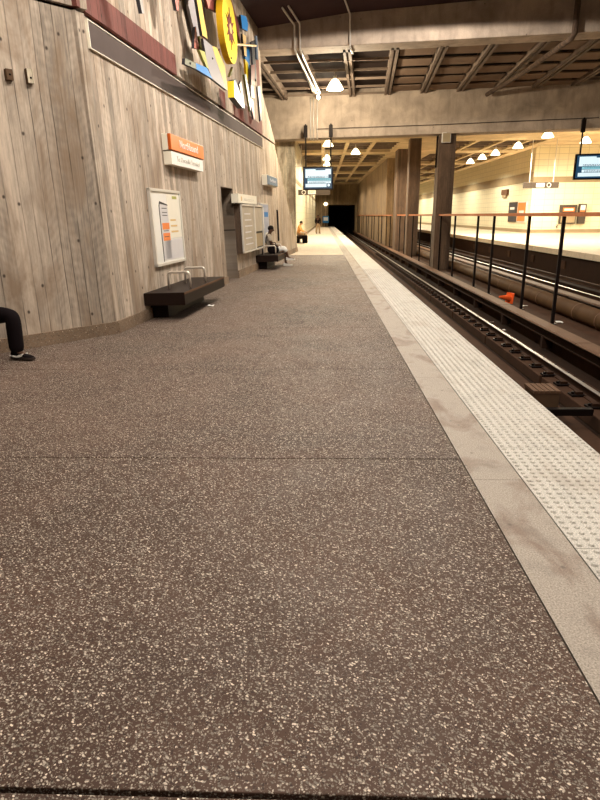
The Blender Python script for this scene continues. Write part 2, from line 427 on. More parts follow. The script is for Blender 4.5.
# ------------------------------------------------------------------ painted relief on the upper wall (one mounted work, each panel a part)
t = thing('wall_relief', 'colourful abstract relief of enamel shapes mounted high on the timber-patterned wall', 'artwork', WB)
def rel(name, poly, o0, o1, m, side=None):  # dark side faces carry the shade of the panel edges in their colour
    o0 = max(o0, o1 - .055); return MB().prism(poly, o0, o1, m, side).build(name, t)
cx, cz, r = 6.64, 5.56, .68
disk = MB().prism([(cx + r * cos(a * pi / 24), cz + r * sin(a * pi / 24)) for a in range(48)], .36, .5, 'yellow', 'gold_e').build('disk', t); disk['label'] = 'yellow disk with ochre rim'
st = []
for i in range(24):
    R = ((.42 if i % 4 == 0 else .33) if i % 2 == 0 else .20); st.append((cx - .02 + R * cos(i * pi / 12 + pi / 2), cz + R * sin(i * pi / 12 + pi / 2)))
MB().prism(st, .5, .512, 'maroon').build('star', disk)
MB().prism([(cx - .02 + .1 * cos(a * pi / 6), cz + .1 * sin(a * pi / 6)) for a in range(12)], .512, .52, 'gold').build('star_centre', disk)
for a in (1.75, 4.5):
    MB().ball((cx + .62 * cos(a), -.505, cz + .62 * sin(a)), .022, 'ink_and_shade', 8, 6).build('bolt', disk)
rel('panel', [(4.41, 4.83), (5.07, 4.86), (5.31, 4.67), (6.11, 4.24), (4.88, 4.23), (4.58, 4.37)], .32, .45, 'lav', 'ink_and_shade')
rel('panel', [(5.07, 4.86), (5.45, 4.92), (6.09, 4.7), (6.17, 4.27), (6.11, 4.24), (5.31, 4.67)], .32, .452, 'pyel')
rel('panel', [(3.74, 4.27), (4.52, 4.35), (4.9, 4.23), (3.75, 4.17)], .32, .451, 'blue', 'ink_and_shade')
rel('panel', [(3.08, 4.2), (3.74, 4.27), (3.77, 4.17), (3.03, 4.1)], .32, .45, 'gg', 'ink_and_shade')
MB().ball((3.35, -.452, 4.175), .02, 'ink_and_shade', 8, 6).build('bolt', t); MB().ball((5.0, -.455, 4.62), .02, 'ink_and_shade', 8, 6).build('bolt', t)
rel('panel', [(4.05, 4.56), (4.44, 4.61), (4.66, 4.37), (4.52, 4.35)], .34, .452, 'lime')
rel('panel', [(4.73, 4.96), (4.98, 4.97), (5.02, 4.75), (4.64, 4.71)], .06, .30, 'olive')
rel('panel', [(4.43, 5.02), (4.49, 5.06), (4.64, 4.71), (4.26, 4.64)], .06, .30, 'pink', 'ink_and_shade')
rel('panel', [(4.16, 5.4), (4.46, 5.49), (4.75, 4.91), (4.37, 4.87)], .2, .45, 'pyel', 'ink_and_shade')
rel('panel', [(4.05, 5.6), (4.14, 5.95), (4.9, 6.0), (4.46, 5.49), (4.16, 5.4)], .2, .44, 'pyel', 'ink_and_shade')
rel('panel', [(4.6, 5.45), (4.95, 5.0), (5.3, 5.0), (5.2, 6.4), (4.9, 6.4)], .05, .16, 'lav')
rel('panel', [(5.48, 5.67), (5.78, 6.2), (6.46, 6.35), (6.3, 5.8)], .05, .30, 'maroon')
rel('panel', [(5.15, 5.9), (5.45, 5.62), (5.95, 6.1), (5.7, 6.6)], .1, .34, 'pink', 'maroon')
b = MB().prism([(6.66, 4.53), (6.6, 4.18), (7.51, 4.09), (7.64, 4.23), (6.88, 4.60)], .36, .5, 'pblue', 'ink_and_shade')
b.prism([(6.60, 4.18), (6.625, 4.18), (6.685, 4.53), (6.655, 4.53)], .355, .505, 'yellow').build('block', t)
rel('panel', [(6.6, 4.60), (6.95, 4.72), (7.05, 4.9), (6.7, 4.66)], .08, .42, 'olive')
rel('panel', [(7.05, 5.25), (7.3, 5.35), (7.25, 4.75), (7.0, 4.6)], .05, .09, 'maroon')
rel('panel', [(9.42, 6.63), (10.13, 6.79), (10.39, 6.68), (10.22, 6.45), (9.51, 6.34)], .06, .2, 'blue', 'ink_and_shade')
rel('panel', [(9.41, 6.19), (9.86, 6.25), (9.8, 5.73), (9.5, 5.7)], .06, .22, 'gold', 'ink_and_shade')
rel('panel', [(9.95, 6.25), (10.9, 6.2), (10.6, 5.6), (10.0, 5.8)], .06, .12, 'blue')
rel('panel', [(8.5, 6.75), (9.3, 6.35), (9.35, 5.95), (9.1, 6.1), (8.6, 6.6)], .06, .16, 'maroon', 'olive')
rel('panel', [(9.57, 5.63), (9.96, 5.62), (9.96, 5.1), (9.63, 5.13)], .06, .22, 'yellow', 'gold_e')
rel('panel', [(8.84, 5.1), (9.09, 5.17), (9.54, 4.54), (9.36, 4.3)], .06, .32, 'pblue', 'olive')
rel('panel', [(8.2, 4.75), (8.5, 4.9), (8.75, 4.35), (8.62, 4.25)], .06, .3, 'mwhite', 'ink_and_shade')
rel('panel', [(9.86, 5.54), (10.43, 5.68), (10.18, 5.1), (9.69, 5.01)], .06, .32, 'maroon', 'ink_and_shade')
rel('panel', [(9.64, 5.0), (10.13, 5.07), (10.06, 4.74), (9.63, 4.69)], .06, .32, 'gold', 'ink_and_shade')
rel('panel', [(9.6, 4.66), (10.1, 4.72), (10.3, 4.25), (10.0, 4.2)], .06, .28, 'pink', 'ink_and_shade')
rel('panel', [(10.9, 5.2), (11.3, 5.3), (11.35, 4.4), (11.1, 4.3)], .06, .28, 'lav', 'ink_and_shade')
rel('panel', [(10.7, 6.3), (11.3, 6.5), (11.2, 5.4), (10.8, 5.5)], .06, .2, 'ink_and_shade')
MB().tube([(8.07, -.3, 5.62), (10.9, -.3, 6.25)], .028, 'gold').tube([(8.2, -.3, 5.65), (8.2, 0, 5.65)], .02, 'gold').tube([(10.88, -.3, 5.9), (10.9, -.3, 6.5)], .045, 'pblue').build('rod', t)
rel('panel', [(.95, 5.1), (1.2, 5.1), (1.30, 4.38), (1.22, 4.36)], .12, .42, 'mwhite', 'ink_and_shade')
rel('panel', [(2.75, 5.5), (3.3, 5.6), (3.03, 4.9), (2.92, 4.88)], .12, .42, 'pink', 'ink_and_shade')

# ------------------------------------------------------------------ signs, posters and cases on the left wall
t = thing('direction_sign', 'orange Northbound sign box over a white strip, on the wall above the bench', 'sign', wb(2.76, 0, 2.49))
o = MB().prism([(.0, .235), (2.1, .235), (2.1, .50), (.0, .50)], .0, .10, 'ivory', 'ivory').build('housing', t)
o = MB().prism([(.0, .235), (2.1, .235), (2.1, .50), (.0, .50)], .10, .16, 'orange', 'orange_d').build('sign_face', t, bevel=.012)
text('lettering', 'Northbound', .19, 'white', o, (1.07, -.163, .37), width=1.15)
o = MB().prism([(.02, .0), (2.03, .0), (2.03, .215), (.02, .215)], .0, .14, 'white', 'ivory').build('lower_strip', t)
text('lettering', 'To Doraville Terminal', .12, 'frame', o, (1.05, -.143, .11), width=1.45)

t = thing('framed_map_poster', 'large white framed rail-map poster on the wall over the first bench', 'poster', wb(1.76, 0, .79))
f = MB()
for q in ((0, 1.60, 0, .045), (0, 1.60, 1.225, 1.27), (0, .05, .0, 1.27), (1.55, 1.60, 0, 1.27)): f.prism([(q[0], q[2]), (q[1], q[2]), (q[1], q[3]), (q[0], q[3])], .0, .05, 'frame')
f.build('frame', t)
p = MB().prism([(.04, .04), (1.56, .04), (1.56, 1.23), (.04, 1.23)], .0, .03, 'paper').build('sheet', t)
def pr(name, s0, s1, h0, h1, m, o=.033): MB().prism([(s0, h0), (s1, h0), (s1, h1), (s0, h1)], .03, o, m).build(name, p)
pr('cream_area', .85, 1.54, .45, 1.2, 'cream', .0315); pr('grey_area', .55, 1.52, .08, .42, 'lilac', .0315); pr('line_diagram', .42, .85, .1, 1.02, 'lilac', .0315)
MB().prism([(.36, .06), (.41, .06), (.41, 1.0), (.46, 1.07), (.85, 1.02), (.86, 1.0), (.46, 1.03), (.44, .98), (.44, .06)], .03, .034, 'ink_and_shade').build('route_line', p)
pr('orange_block', .50, .86, .60, .71, 'orange', .034); pr('orange_block', .50, .86, .41, .54, 'orange', .034)
for i, h in enumerate((.54, .64, .74)): pr('caption', .95, 1.35 - .05 * i, h, h + .03, 'gold', .034)
pr('caption', 1.15, 1.4, 1.12, 1.17, 'lime', .034)
for h in (.95, .88, .83, .57, .47): pr('caption', .55, .8, h, h + .012, 'ink_and_shade', .0345)

def bench(s, label, frame, length=2.62, depth=.68, group='dark wall benches'):
    t = thing('wall_bench', label, 'bench', frame(s, 0, 0), group)
    MB().box(0, length, -depth, -.0, .23, .43, 'bench').build('seat', t, bevel=.008)
    MB().box(.0, length, -depth - .006, -depth, .395, .43, 'cover').build('edge_trim', t)
    MB().box(.25, length - .25, -.30, -.0, 0, .23, 'black').build('support', t)
    return t
def arm(t, s, d0=.22, d1=.60):
    MB().tube([(s, -d0, .43), (s, -d0, .66), (s, -d0 - .02, .69), (s, -d0 - .05, .70), (s, -d1 + .05, .70), (s, -d1 + .02, .69), (s, -d1, .66), (s, -d1, .43)], .02, 'chrome', 10).build('armrest', t, smooth=True)
b1 = bench(1.12, 'empty dark wall bench with two steel armrest hoops under the map poster', wb); arm(b1, .62); arm(b1, 1.55)
b2 = bench(10.5, 'dark wall bench where the man in white trousers sits', wb, 2.0, .70); arm(b2, .2); arm(b2, 1.3)
b3 = bench(-4.6, 'dark wall bench under the person in black trousers', wa, 2.6, .45)

t = thing('map_case', 'shallow steel display case with two glazed notice panels beside the doorway', 'display case', wb(8.0, 0, .64))
MB().prism([(0, 0), (3.1, 0), (3.1, 1.27), (0, 1.27)], .0, .16, 'bench', 'column').build('body', t)
f = MB()
for q in ((0, 3.1, 0, .04), (0, 3.1, 1.22, 1.27), (0, .05, 0, 1.27), (1.7, 1.8, 0, 1.27), (3.05, 3.1, 0, 1.27)): f.prism([(q[0], q[2]), (q[1], q[2]), (q[1], q[3]), (q[0], q[3])], .16, .20, 'frame')
f.build('frame', t)
MB().prism([(.1, .05), (1.7, .05), (1.7, 1.22), (.1, 1.22)], .16, .175, 'aged').build('notice', t)
MB().prism([(1.8, .52), (3.0, .52), (3.0, 1.2), (1.8, 1.2)], .16, .175, 'aged').build('notice', t)
MB().prism([(1.9, .08), (2.9, .08), (2.9, .46), (1.9, .46)], .16, .178, 'band').build('notice', t)
for i in range(6): MB().prism([(.4, .2 + .16 * i), (1.4 - .1 * (i % 3), .2 + .16 * i), (1.4 - .1 * (i % 3), .23 + .16 * i), (.4, .23 + .16 * i)], .17, .178, 'lilac').build('caption', t)
t = thing('case_header_sign', 'pale rectangular header sign over the notice case', 'sign', wb(7.75, 0, 1.93))
b = MB().prism([(0, 0), (2.5, 0), (2.5, .225), (0, .225)], .0, .18, 'ivory').build('board', t)
text('lettering', 'Information', .12, 'cream', b, (1.4, -.183, .11), width=1.3)
MB().prism([(.4 + .06 * cos(a * pi / 10), .11 + .06 * sin(a * pi / 10)) for a in range(20)], .18, .184, 'gold').build('ring_mark', b)
t = thing('blue_poster', 'narrow blue and white poster on the wall behind the seated man', 'poster', wb(11.4, 0, .72))
MB().prism([(0, 0), (1.35, 0), (1.35, 1.28), (0, 1.28)], .0, .08, 'frame').build('frame', t)
q = MB().prism([(.04, .04), (1.31, .04), (1.31, 1.24), (.04, 1.24)], .08, .085, 'bluep').build('sheet', t)
MB().prism([(.1, .5), (.4, .5), (.4, 1.15), (.1, 1.15)], .085, .088, 'white').prism([(.5, .85), (1.2, .85), (1.2, 1.0), (.5, 1.0)], .085, .088, 'blue').prism([(.5, .1), (1.25, .1), (1.25, .35), (.5, .35)], .085, .088, 'white').build('print', q)
t = thing('small_wall_sign', 'small box sign with bluish white face near the wall end', 'sign', wb(12.3, 0, 2.57))
MB().prism([(0, 0), (2.0, 0), (2.0, .32), (0, .32)], .0, .17, 'ivory', 'ivory').build('housing', t)
b = MB().prism([(.02, .02), (1.98, .02), (1.98, .30), (.02, .30)], .17, .2, 'pblue').build('sign_face', t)
text('lettering', 'Northbound', .15, 'lilac', b, (1.0, -.203, .16), width=1.2)
t = thing('wall_slot', 'tall narrow dark slot frame on the wall past the seated man', 'wall slot', wb(14.95, 0, .69))
MB().prism([(0, 0), (.16, 0), (.16, 1.12), (0, 1.12)], .0, .04, 'black').build('frame', t); MB().prism([(.05, .05), (.11, .05), (.11, 1.07), (.05, 1.07)], .04, .05, 'shade_dark').build('slot', t)
for s, h, m_, lab in ((-1.10, 3.15, 'cardboard', 'small dark block on the near wall, lower of the pair'), (-.85, 3.15, 'column_pale', 'small pale wooden block on the near wall, taller of the pair')):
    t = thing('wall_block', lab, 'block', wa(s, 0, h), 'pair of wall blocks')
    MB().prism([(0, 0), (.08, 0), (.08, .16 if m_ != 'cardboard' else .12), (0, .16 if m_ != 'cardboard' else .12)], 0, .06, m_, 'cardboard').build('body', t, bevel=.005)
    MB().ball((.04, -.062, .06), .012, 'black', 8, 6).build('screw', t)

# ------------------------------------------------------------------ ceilings and beams
# near bay: dark ceiling with a shallow haunch on the wall side
prof = [(-9.5, 7.12), (-2.4, 7.17), (-.8, 7.32), (.8, 7.47), (4.6, 7.58), (27, 7.62)]
v = []; f = []
for y in (-9, 21.9):
    for x, z in prof: v.append((x, y, z))
    for x, z in prof: v.append((x, y, 8.2))
n = len(prof)
for i in range(n - 1): f += [(i, i + 1, 2 * n + i + 1, 2 * n + i), (n + i, 3 * n + i, 3 * n + i + 1, n + i + 1), (2 * n + i, 2 * n + i + 1, 3 * n + i + 1, 3 * n + i), (i, n + i, n + i + 1, i + 1)]
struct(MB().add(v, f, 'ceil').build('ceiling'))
def beam(name, p, ang, z0, z1, x0, x1, th, label):
    T = TR((p[0], p[1], 0)) @ RZ(radians(ang))
    o = MB().box(x0, x1, 0, th, z0, z1, 'beam').build(name, T=T, bevel=.02)
    return tag(o, label, 'beam', 'concrete cross beams', 'thing'), T
beam1, TB1 = beam('concrete_beam', (.87, 20.9), -7.4, 6.6, 8.1, -4.2, 24, .85, 'concrete cross beam with conduits, closer of the two, spanning above everything')
beam2, TB2 = beam('concrete_beam', (5.18, 28.74), -9.9, 4.97, 8.0, -13, 20, .9, 'deep concrete cross beam carrying the display screens and resting on the column')
# coffered bay between the beams
A = radians(-4.1)
def coffers(name, us, v0, v1, zb, rows, T, xr, dark_to, rib='rib', pan='panel', hp=.32):
    m = MB()
    for u in us:
        m.box(u - .13, u - .035, v0, v1, zb, zb + hp, rib).box(u + .035, u + .13, v0, v1, zb, zb + hp, rib).box(u - .035, u + .035, v0, v1, zb + .1, zb + hp, rib)
    for r in rows: m.box(xr[0], dark_to, r - .03, r + .03, zb + .03, zb + .11, rib); m.box(dark_to, 8.2, r - .02, r + .02, zb + .18, zb + .22, 'coffer_shade').box(8.2, xr[1], r - .03, r + .03, zb + .03, zb + .11, rib)
    m.box(xr[0], xr[1], v0, v1, zb + hp, zb + hp + .1, 'coffer_shade')
    for i, u in enumerate(us[:-1]):      # drop panels hung inside each coffer
        for a, b in zip(rows[:-1], rows[1:]):
            if u > dark_to - .2 and u < 8.2: m.box(u + .19, us[i + 1] - .19, a + .24, b - .24, zb + .08, zb + .12, pan)
    return struct(m.build(name, T=T))
us = [-.743 + 1.525 * k for k in range(-3, 14)]
coffers('ceiling', us, 21.4, 31.2, 6.6, [21.55 + 1.5 * i for i in range(7)], RZ(A), (-6, 22), .76)
struct(MB().box(-9.5, 27, 21, 33, 7.95, 8.2, 'ceil').build('ceiling'))
# lower soffit beyond the second beam, coffered over the platform and over the far track
m = MB(); Z = 5.9
def opening_grid(m, x0, x1, rows, us, zb, hp=.45):
    for a, b in rows:
        for u0, u1 in zip(us[:-1], us[1:]):
            pass
bands = [(31.4, 40.4), (46.4, 48.3), (57.5, 59.3), (68, 69.8), (78.5, 80.3), (90, 97)]
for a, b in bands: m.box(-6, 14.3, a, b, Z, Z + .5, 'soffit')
for (a0, a1), (b0, b1) in zip(bands[:-1], bands[1:]):
    m.box(4.9, 8.05, a1, b0, Z, Z + .5, 'soffit')
    for u in (-3.6, -1.75, .1, 1.65, 3.3): m.box(u - .11, u + .11, a1, b0, Z, Z + .45, 'soffit')
    for u in (9.7, 11.3, 12.9): m.box(u - .1, u + .1, a1, b0, Z, Z + .45, 'soffit')
    m.box(13.9, 14.3, a1, b0, Z, Z + .5, 'soffit')
    k = (b0 - a1) / 5
    for i in range(1, 5):
        y = a1 + k * i; m.box(-6, 4.9, y - .06, y + .06, Z + .08, Z + .2, 'rib').box(8.05, 13.9, y - .06, y + .06, Z + .08, Z + .2, 'rib')
    m.box(-6, 4.9, a1, b0, Z + .45, Z + .5, 'coffer_shade').box(8.05, 13.9, a1, b0, Z + .45, Z + .5, 'coffer_shade')
struct(m.build('ceiling'))
struct(MB().box(-9.5, 27, 28.5, 116, 7.6, 7.9, 'soffit').build('ceiling'))
struct(MB().box(14.3, 14.6, 43.5, 97, 5.9, 7.6, 'soffit').box(14.3, 27, 43.2, 43.6, 5.9, 7.6, 'soffit').build('ceiling'))
struct(MB().box(14.3, 27, 28.5, 43.4, 5.9, 6.4, 'soffit').build('ceiling'))

# columns
def column(x0, x1, y0, y1, z0, z1, label, mat='column', cat='column'):
    o = MB().box(-(x1 - x0) / 2, (x1 - x0) / 2, -(y1 - y0) / 2, (y1 - y0) / 2, 0, z1 - z0, mat).build('concrete_column', T=TR(((x0 + x1) / 2, (y0 + y1) / 2, z0)), bevel=.015)
    return tag(o, label, cat, 'concrete columns', 'thing')
column(5.2, 5.93, 28.85, 29.65, -1.3, 5.0, 'board-marked brown column nearest the camera, with a grey box at its head')
ords = ['second', 'third', 'fourth', 'fifth', 'sixth', 'seventh', 'eighth']
for i, y in enumerate((38.6, 44.5, 51.5, 59, 67, 75, 83)):
    column(5.24, 5.92, y, y + (.75, 1.6, 7.3, 7.8, 7.8, 7.8, 9.6)[i], -1.3, 5.9, f'brown board-marked column between the tracks, {ords[i]} in the line from the camera', 'column' if i < 2 else 'column_mid')
column(-2.15, -1.28, 31.2, 32.0, 0, 5.3, 'pale board-marked column on the platform behind the end of the slanted wall', 'column_pale')
t = thing('junction_box', 'small grey junction box at the head of the nearest column', 'junction box', TR((5.47, 28.85, 4.6)))
MB().box(-.19, .19, -.16, 0, 0, .42, 'frame').build('body', t, bevel=.01); MB().box(-.16, .16, -.17, -.16, .03, .39, 'band').build('lid', t)
# far continuous divider wall behind the line of columns, and end walls
struct(MB().box(6.42, 6.6, 46, 93, -1.3, 5.95, 'far').build('wall_divider'))
m = MB(); m.box(-9, .98, 93, 93.5, -.1, 8, 'far').box(.98, 4.95, 93, 93.5, 3.05, 8, 'far').box(4.95, 6.0, 93, 93.5, -1.3, 8, 'far')
struct(m.build('wall_end'))
m = MB(); m.box(.7, .98, 93.5, 112, -1.3, 3.3, 'shade_dark').box(4.95, 5.2, 93.5, 112, -1.3, 3.3, 'shade_dark').box(.7, 5.2, 93.5, 112, 3.05, 3.3, 'shade_dark').box(.7, 5.2, 112, 112.3, -1.3, 3.3, 'black').box(.98, 4.95, 97, 112, -1.4, -1.3, 'shade_dark')
struct(m.build('wall_tunnel'))
# far left tiled wall
def slab(name, a, b, z0, z1, th, mat):
    a = Vector(a + (0,)); b = Vector(b + (0,)); d = (b - a); L = d.length; T = TR(a) @ RZ(__import__('math').atan2(d.y, d.x))
    return struct(MB().box(0, L, 0, th, z0, z1, mat).build(name, T=T))
slab('wall_far_left', (-1.62, 34.2), (-.82, 93), 0, 6.4, .3, 'tile')
slab('wall_far_left_return', (-9, 34.2), (-1.62, 34.2), 0, 6.4, .3, 'tile')
slab('trim_5', (-1.60, 34.15), (-.79, 93), 3.5, 3.75, .1, 'band')
slab('baseboard_far_left', (-1.60, 34.15), (-.80, 93), 0, .2, .05, 'band')
# shell
struct(MB().box(-9.6, -9.3, -9, 34.5, -.1, 8.2, 'tile').build('wall_outer_left'))
struct(MB().box(-9.6, 27, -9.3, -9, -1.4, 8.2, 'board').build('wall_back'))
struct(MB().box(26.7, 27, -9, 54.3, -1.4, 8.2, 'tile').build('wall_outer_right'))
struct(MB().box(17.7, 27, 54, 54.3, 0, 7.7, 'tile').build('wall_right_front'))
struct(MB().box(17.7, 18.0, 54.3, 116, 0, 7.7, 'tile').build('wall_right'))
struct(MB().box(5.5, 18, 116, 116.3, -1.4, 7.7, 'tile').build('wall_right_end'))
struct(MB().box(17.66, 26.7, 53.95, 54, 4.06, 4.5, 'band').box(17.64, 17.7, 53.95, 116, 4.15, 4.9, 'band').build('trim_6'))
struct(MB().box(17.6, 26.7, 53.9, 54, 0, .27, 'band').box(17.6, 17.7, 53.9, 116, 0, .27, 'band').build('baseboard_right'))

# ------------------------------------------------------------------ track bed
struct(MB().box(1.7, 11.2, -9, 116, -1.5, -1.3, 'dirt').build('floor_trackbed'))
struct(MB().box(1.9, 3.66, -9, 97, -1.3, -1.24, 'dirt2').box(4.5, 4.95, -9, 97, -1.3, -1.26, 'dirt').build('floor_trackbed_ledge'))
m = MB(); y = -8
while y < 96: m.box(3.80, 4.42, y, y + 3.55, -1.3, -1.1, 'dirt2'); m.box(2.3, 3.0, y, y + 3.55, -1.3, -1.1, 'dirt2'); y += 3.65
struct(m.build('trim_7', bevel=.015))
struct(MB().box(5.02, 6.9, -9, 116, -1.3, -.88, 'dirt2').build('floor_track_divider'))
struct(MB().box(8.3, 9.2, -9, 116, -1.3, -1.1, 'dirt2').box(9.8, 10.5, -9, 116, -1.3, -1.1, 'dirt').build('trim_8'))
def rail(x, y0, y1, label, group):
    t = thing('running_rail', label, 'rail', TR((x, 0, -1.1)), group)
    p = [(-.07, 0), (.07, 0), (.07, .015), (.012, .035), (.012, .11), (.036, .125), (.036, .142), (-.036, .142), (-.036, .125), (-.012, .11), (-.012, .035), (-.07, .015)]
    v = [(a, y, b) for y in (y0, y1) for a, b in p]; k = len(p)
    MB().add(v, [(i, (i + 1) % k, k + (i + 1) % k, k + i) for i in range(k)] + [tuple(range(k)), tuple(range(2 * k - 1, k - 1, -1))], 'rust').build('web', t)
    MB().box(-.036, .036, y0, y1, .142, .155, 'steel' if x < 9 else 'rust').build('running_surface', t, bevel=.006)
    return t
r1 = rail(4.08, -9, 111, 'bright running rail of the closer track, seen past the platform edge', 'closer track rails')
r2 = rail(2.65, -9, 111, 'running rail of the closer track hidden under the platform lip', 'closer track rails')
rail(8.78, -9, 115, 'thin bright running rail of the far track, on the divider side', 'far track rails')
rail(10.2, -9, 115, 'running rail of the far track, beside the far platform face', 'far track rails')
fast = None
for i in range(62):
    y = 7.2 + .61 * i
    if fast is None:
        mm = MB().box(-.24, .24, -.09, .09, 0, .03, 'black').box(-.17, -.06, -.05, .05, .03, .07, 'rust').box(.06, .17, -.05, .05, .03, .07, 'rust')
        for sx in (-.2, .2): mm.tube([(sx, 0, .03), (sx, 0, .065)], .025, 'black', 6)
        fast = mm.build('fastener', r1, TR((0, y, 0)))
    else:
        c = fast.copy(); COL.objects.link(c); c.parent = r1; c.matrix_basis = TR((0, y, 0))
# third rails with cover boards
def third(x, z, label, y1):
    t = thing('covered_power_rail', label, 'power rail', TR((x, 0, z)), 'covered power rails')
    m = MB(); y = -8.9
    while y < y1 - 1: m.add([(a, yy, b) for yy in (y, y + 4.97) for a, b in ((-.17, -.03), (-.15, 0), (.15, 0), (.17, -.03), (.17, -.10), (.15, -.10), (.15, -.03), (-.15, -.03))], [tuple((i, (i + 1) % 8, 8 + (i + 1) % 8, 8 + i)) for i in range(8)] + [tuple(range(8)), tuple(range(15, 7, -1))], 'cover'); y += 5
    m.build('cover_board', t)
    MB().box(-.04, .04, -9, y1, -.24, -.12, 'rust').box(-.07, .07, -9, y1, -.26, -.24, 'rust').build('contact_rail', t)
    br = None
    for i in range(30):
        yy = -8 + 3 * i
        if br is None: br = MB().box(-.09, .13, -.06, .06, -.5, -.26, 'shade_dark').box(.10, .14, -.04, .04, -.5, -.05, 'rust').build('bracket', t, TR((0, yy, 0)))
        else:
            c = br.copy(); COL.objects.link(c); c.parent = t; c.matrix_basis = TR((0, yy, 0))
third(4.86, -.70, 'brown cover board and power rail beside the closer track', 96)
third(7.5, -.74, 'brown cover board and power rail behind the round duct', 115)
t = thing('cable_duct', 'long round brown duct lying between the two tracks', 'duct', TR((6.17, 0, -.67)))
MB().tube([(0, -9, 0), (0, 67, 0)], .21, 'duct', 20).build('pipe', t, smooth=True)
cp = None
for i in range(60):
    if cp is None: cp = MB().tube([(0, -.02, 0), (0, .02, 0)], .218, 'cover', 20).build('coupling', t, TR((0, -8 + 1.25 * i, 0)))
    else:
        c = cp.copy(); COL.objects.link(c); c.parent = t; c.matrix_basis = TR((0, -8 + 1.25 * i, 0))
# guard railing between the tracks
t = thing('guard_railing', 'long guard railing with rust-orange top rail and black posts between the tracks', 'railing', TR((5.38, 0, -.88)))
MB().box(-.05, .05, -9, 28.8, 2.41, 2.49, 'rustred').box(-.05, .05, 29.7, 38.55, 2.41, 2.49, 'rustred').box(-.05, .05, 39.4, 44.45, 2.41, 2.49, 'rustred').build('top_rail', t)
MB().box(-.26, -.19, 46, 92.9, 2.40, 2.48, 'rustred').build('top_rail', t)
po = None
for y in [-6, -3.5, -1, 1.6, 5.2, 7.4, 10.6, 14.1, 16.4, 19.7, 21.7, 25.4, 28.4, 30.6, 34.2, 37, 40.6, 43.2, 47, 49.8, 53.8, 56.6, 61.5, 64.3, 69.4, 72, 77.6, 80.2, 85.5, 88.4]:
    T = TR((-.225 if y > 45 else 0, y, 0))
    if po is None: po = MB().box(-.034, .034, -.03, .03, 0, 2.42, 'black').box(-.075, .075, -.07, .07, 0, .02, 'black').build('post', t, T)
    else:
        c = po.copy(); COL.objects.link(c); c.parent = t; c.matrix_basis = T
# box and bracket under the platform lip
t = thing('trackside_box', 'brown slatted box at trackside just under the platform edge', 'equipment box', TR((3.19, 8.45, -1.24)))
MB().box(-.18, .18, -.2, .2, .0, .40, 'cardboard').build('body', t, bevel=.01)
m = MB()
for i in range(5): m.box(-.19 + .078 * i, -.125 + .078 * i, -.21, .21, .40, .44, 'cover')
m.build('slatted_lid', t)
t = thing('steel_bracket', 'dark steel bracket bar reaching from the box to the rail', 'bracket', TR((3.43, 8.05, -1.09)))
MB().box(-.33, .33, -.05, .05, .0, .10, 'black').build('bar', t, bevel=.01); MB().box(-.45, -.3, -.09, .09, -.15, .0, 'black').build('foot', t)
# traffic cone lying on its side
t = thing('traffic_cone', 'orange traffic cone lying on its side behind the cover board', 'traffic cone', TR((5.44, 17.6, -.88)) @ RZ(radians(205)) @ TR((0, 0, .15)) @ Matrix.Rotation(radians(82), 4, 'Y') @ Matrix.Scale(.8, 4))
MB().lathe([(.0, .5), (.035, .5), (.04, .49), (.125, .03)], 'cone', 20).build('body', t, smooth=True)
MB().box(-.19, .19, -.19, .19, .0, .035, 'cone').build('base', t, bevel=.012)
# paper scraps
def scrap(x, y, z, s, label):
    m = MB(); v = [(random.uniform(-1, 1) * .25 + (i % 3 - 1), random.uniform(-1, 1) * .2 + (i // 3 - 1) * .7, random.uniform(0.05, .5)) for i in range(9)]
    m.add([(a * s, b * s, c * s) for a, b, c in v], [(0, 1, 4, 3), (1, 2, 5, 4), (3, 4, 7, 6), (4, 5, 8, 7)], 'white'); o = m.build('paper_scrap', T=TR((x, y, z)))
    sm = o.modifiers.new('thick', 'SOLIDIFY'); sm.thickness = .004
    tag(o, label, 'litter', 'scraps of paper')
scrap(-2.05, 11.15, .0, .06, 'scrap of white paper on the paving in front of the empty bench')
scrap(5.62, 14.3, -.88, .08, 'crumpled white scrap next to a railing post on the track divider')
scrap(5.66, 17.0, -.88, .07, 'white scrap behind the orange cone on the track divider')
scrap(4.62, 15.4, -1.26, .07, 'white scrap in the gully below the brown cover board, nearer of two')
scrap(4.66, 16.6, -1.26, .06, 'white scrap in the gully below the brown cover board, farther of two')

# ------------------------------------------------------------------ far platform
struct(MB().box(10.95, 27, -9, 116, -.25, 0, 'floor_far').build('floor_far_platform'))
struct(MB().box(11.15, 11.4, -9, 116, -1.5, -.25, 'shade_dark').build('wall_far_platform_edge'))
for i in range(7):
    y = 20 + 4.2 * i
    o = MB().box(11.10, 11.15, y, y + .5, -.85, -.5, 'dirt2').build('wall_plate'); tag(o, 'faded square plate on the dark face under the far platform', 'plate', 'plates under the far platform')
def wall_thing(name, label, cat, T): return thing(name, label, cat, T)
FR = TR((0, 54, 0))
t = thing('service_cabinet', 'brown wall cabinet with orange and white label on the far tiled wall', 'cabinet', TR((20.1, 53.95, .72)))
MB().box(0, 1.35, -.3, 0, 0, 1.53, 'grey').build('body', t, bevel=.02); MB().box(.2, 1.15, -.315, -.3, 1.0, 1.3, 'orange').box(.3, 1.05, -.32, -.315, 1.07, 1.23, 'white').build('label_plate', t); MB().box(.08, 1.27, -.315, -.3, .1, .9, 'band').build('door', t)
t = thing('narrow_cabinet', 'narrow brown cabinet with white notice beside the larger one', 'cabinet', TR((21.65, 53.95, .72)))
MB().box(0, .6, -.25, 0, 0, 1.6, 'grey').build('body', t, bevel=.02); MB().box(.1, .5, -.26, -.25, 1.1, 1.5, 'white').box(.1, .5, -.262, -.25, .98, 1.06, 'orange').box(.12, .48, -.26, -.25, .6, .9, 'white').build('notice', t)
t = thing('wall_poster', 'dark grey poster on the far tiled wall, paired with the orange one', 'poster', TR((17.6, 59.9, .85)))
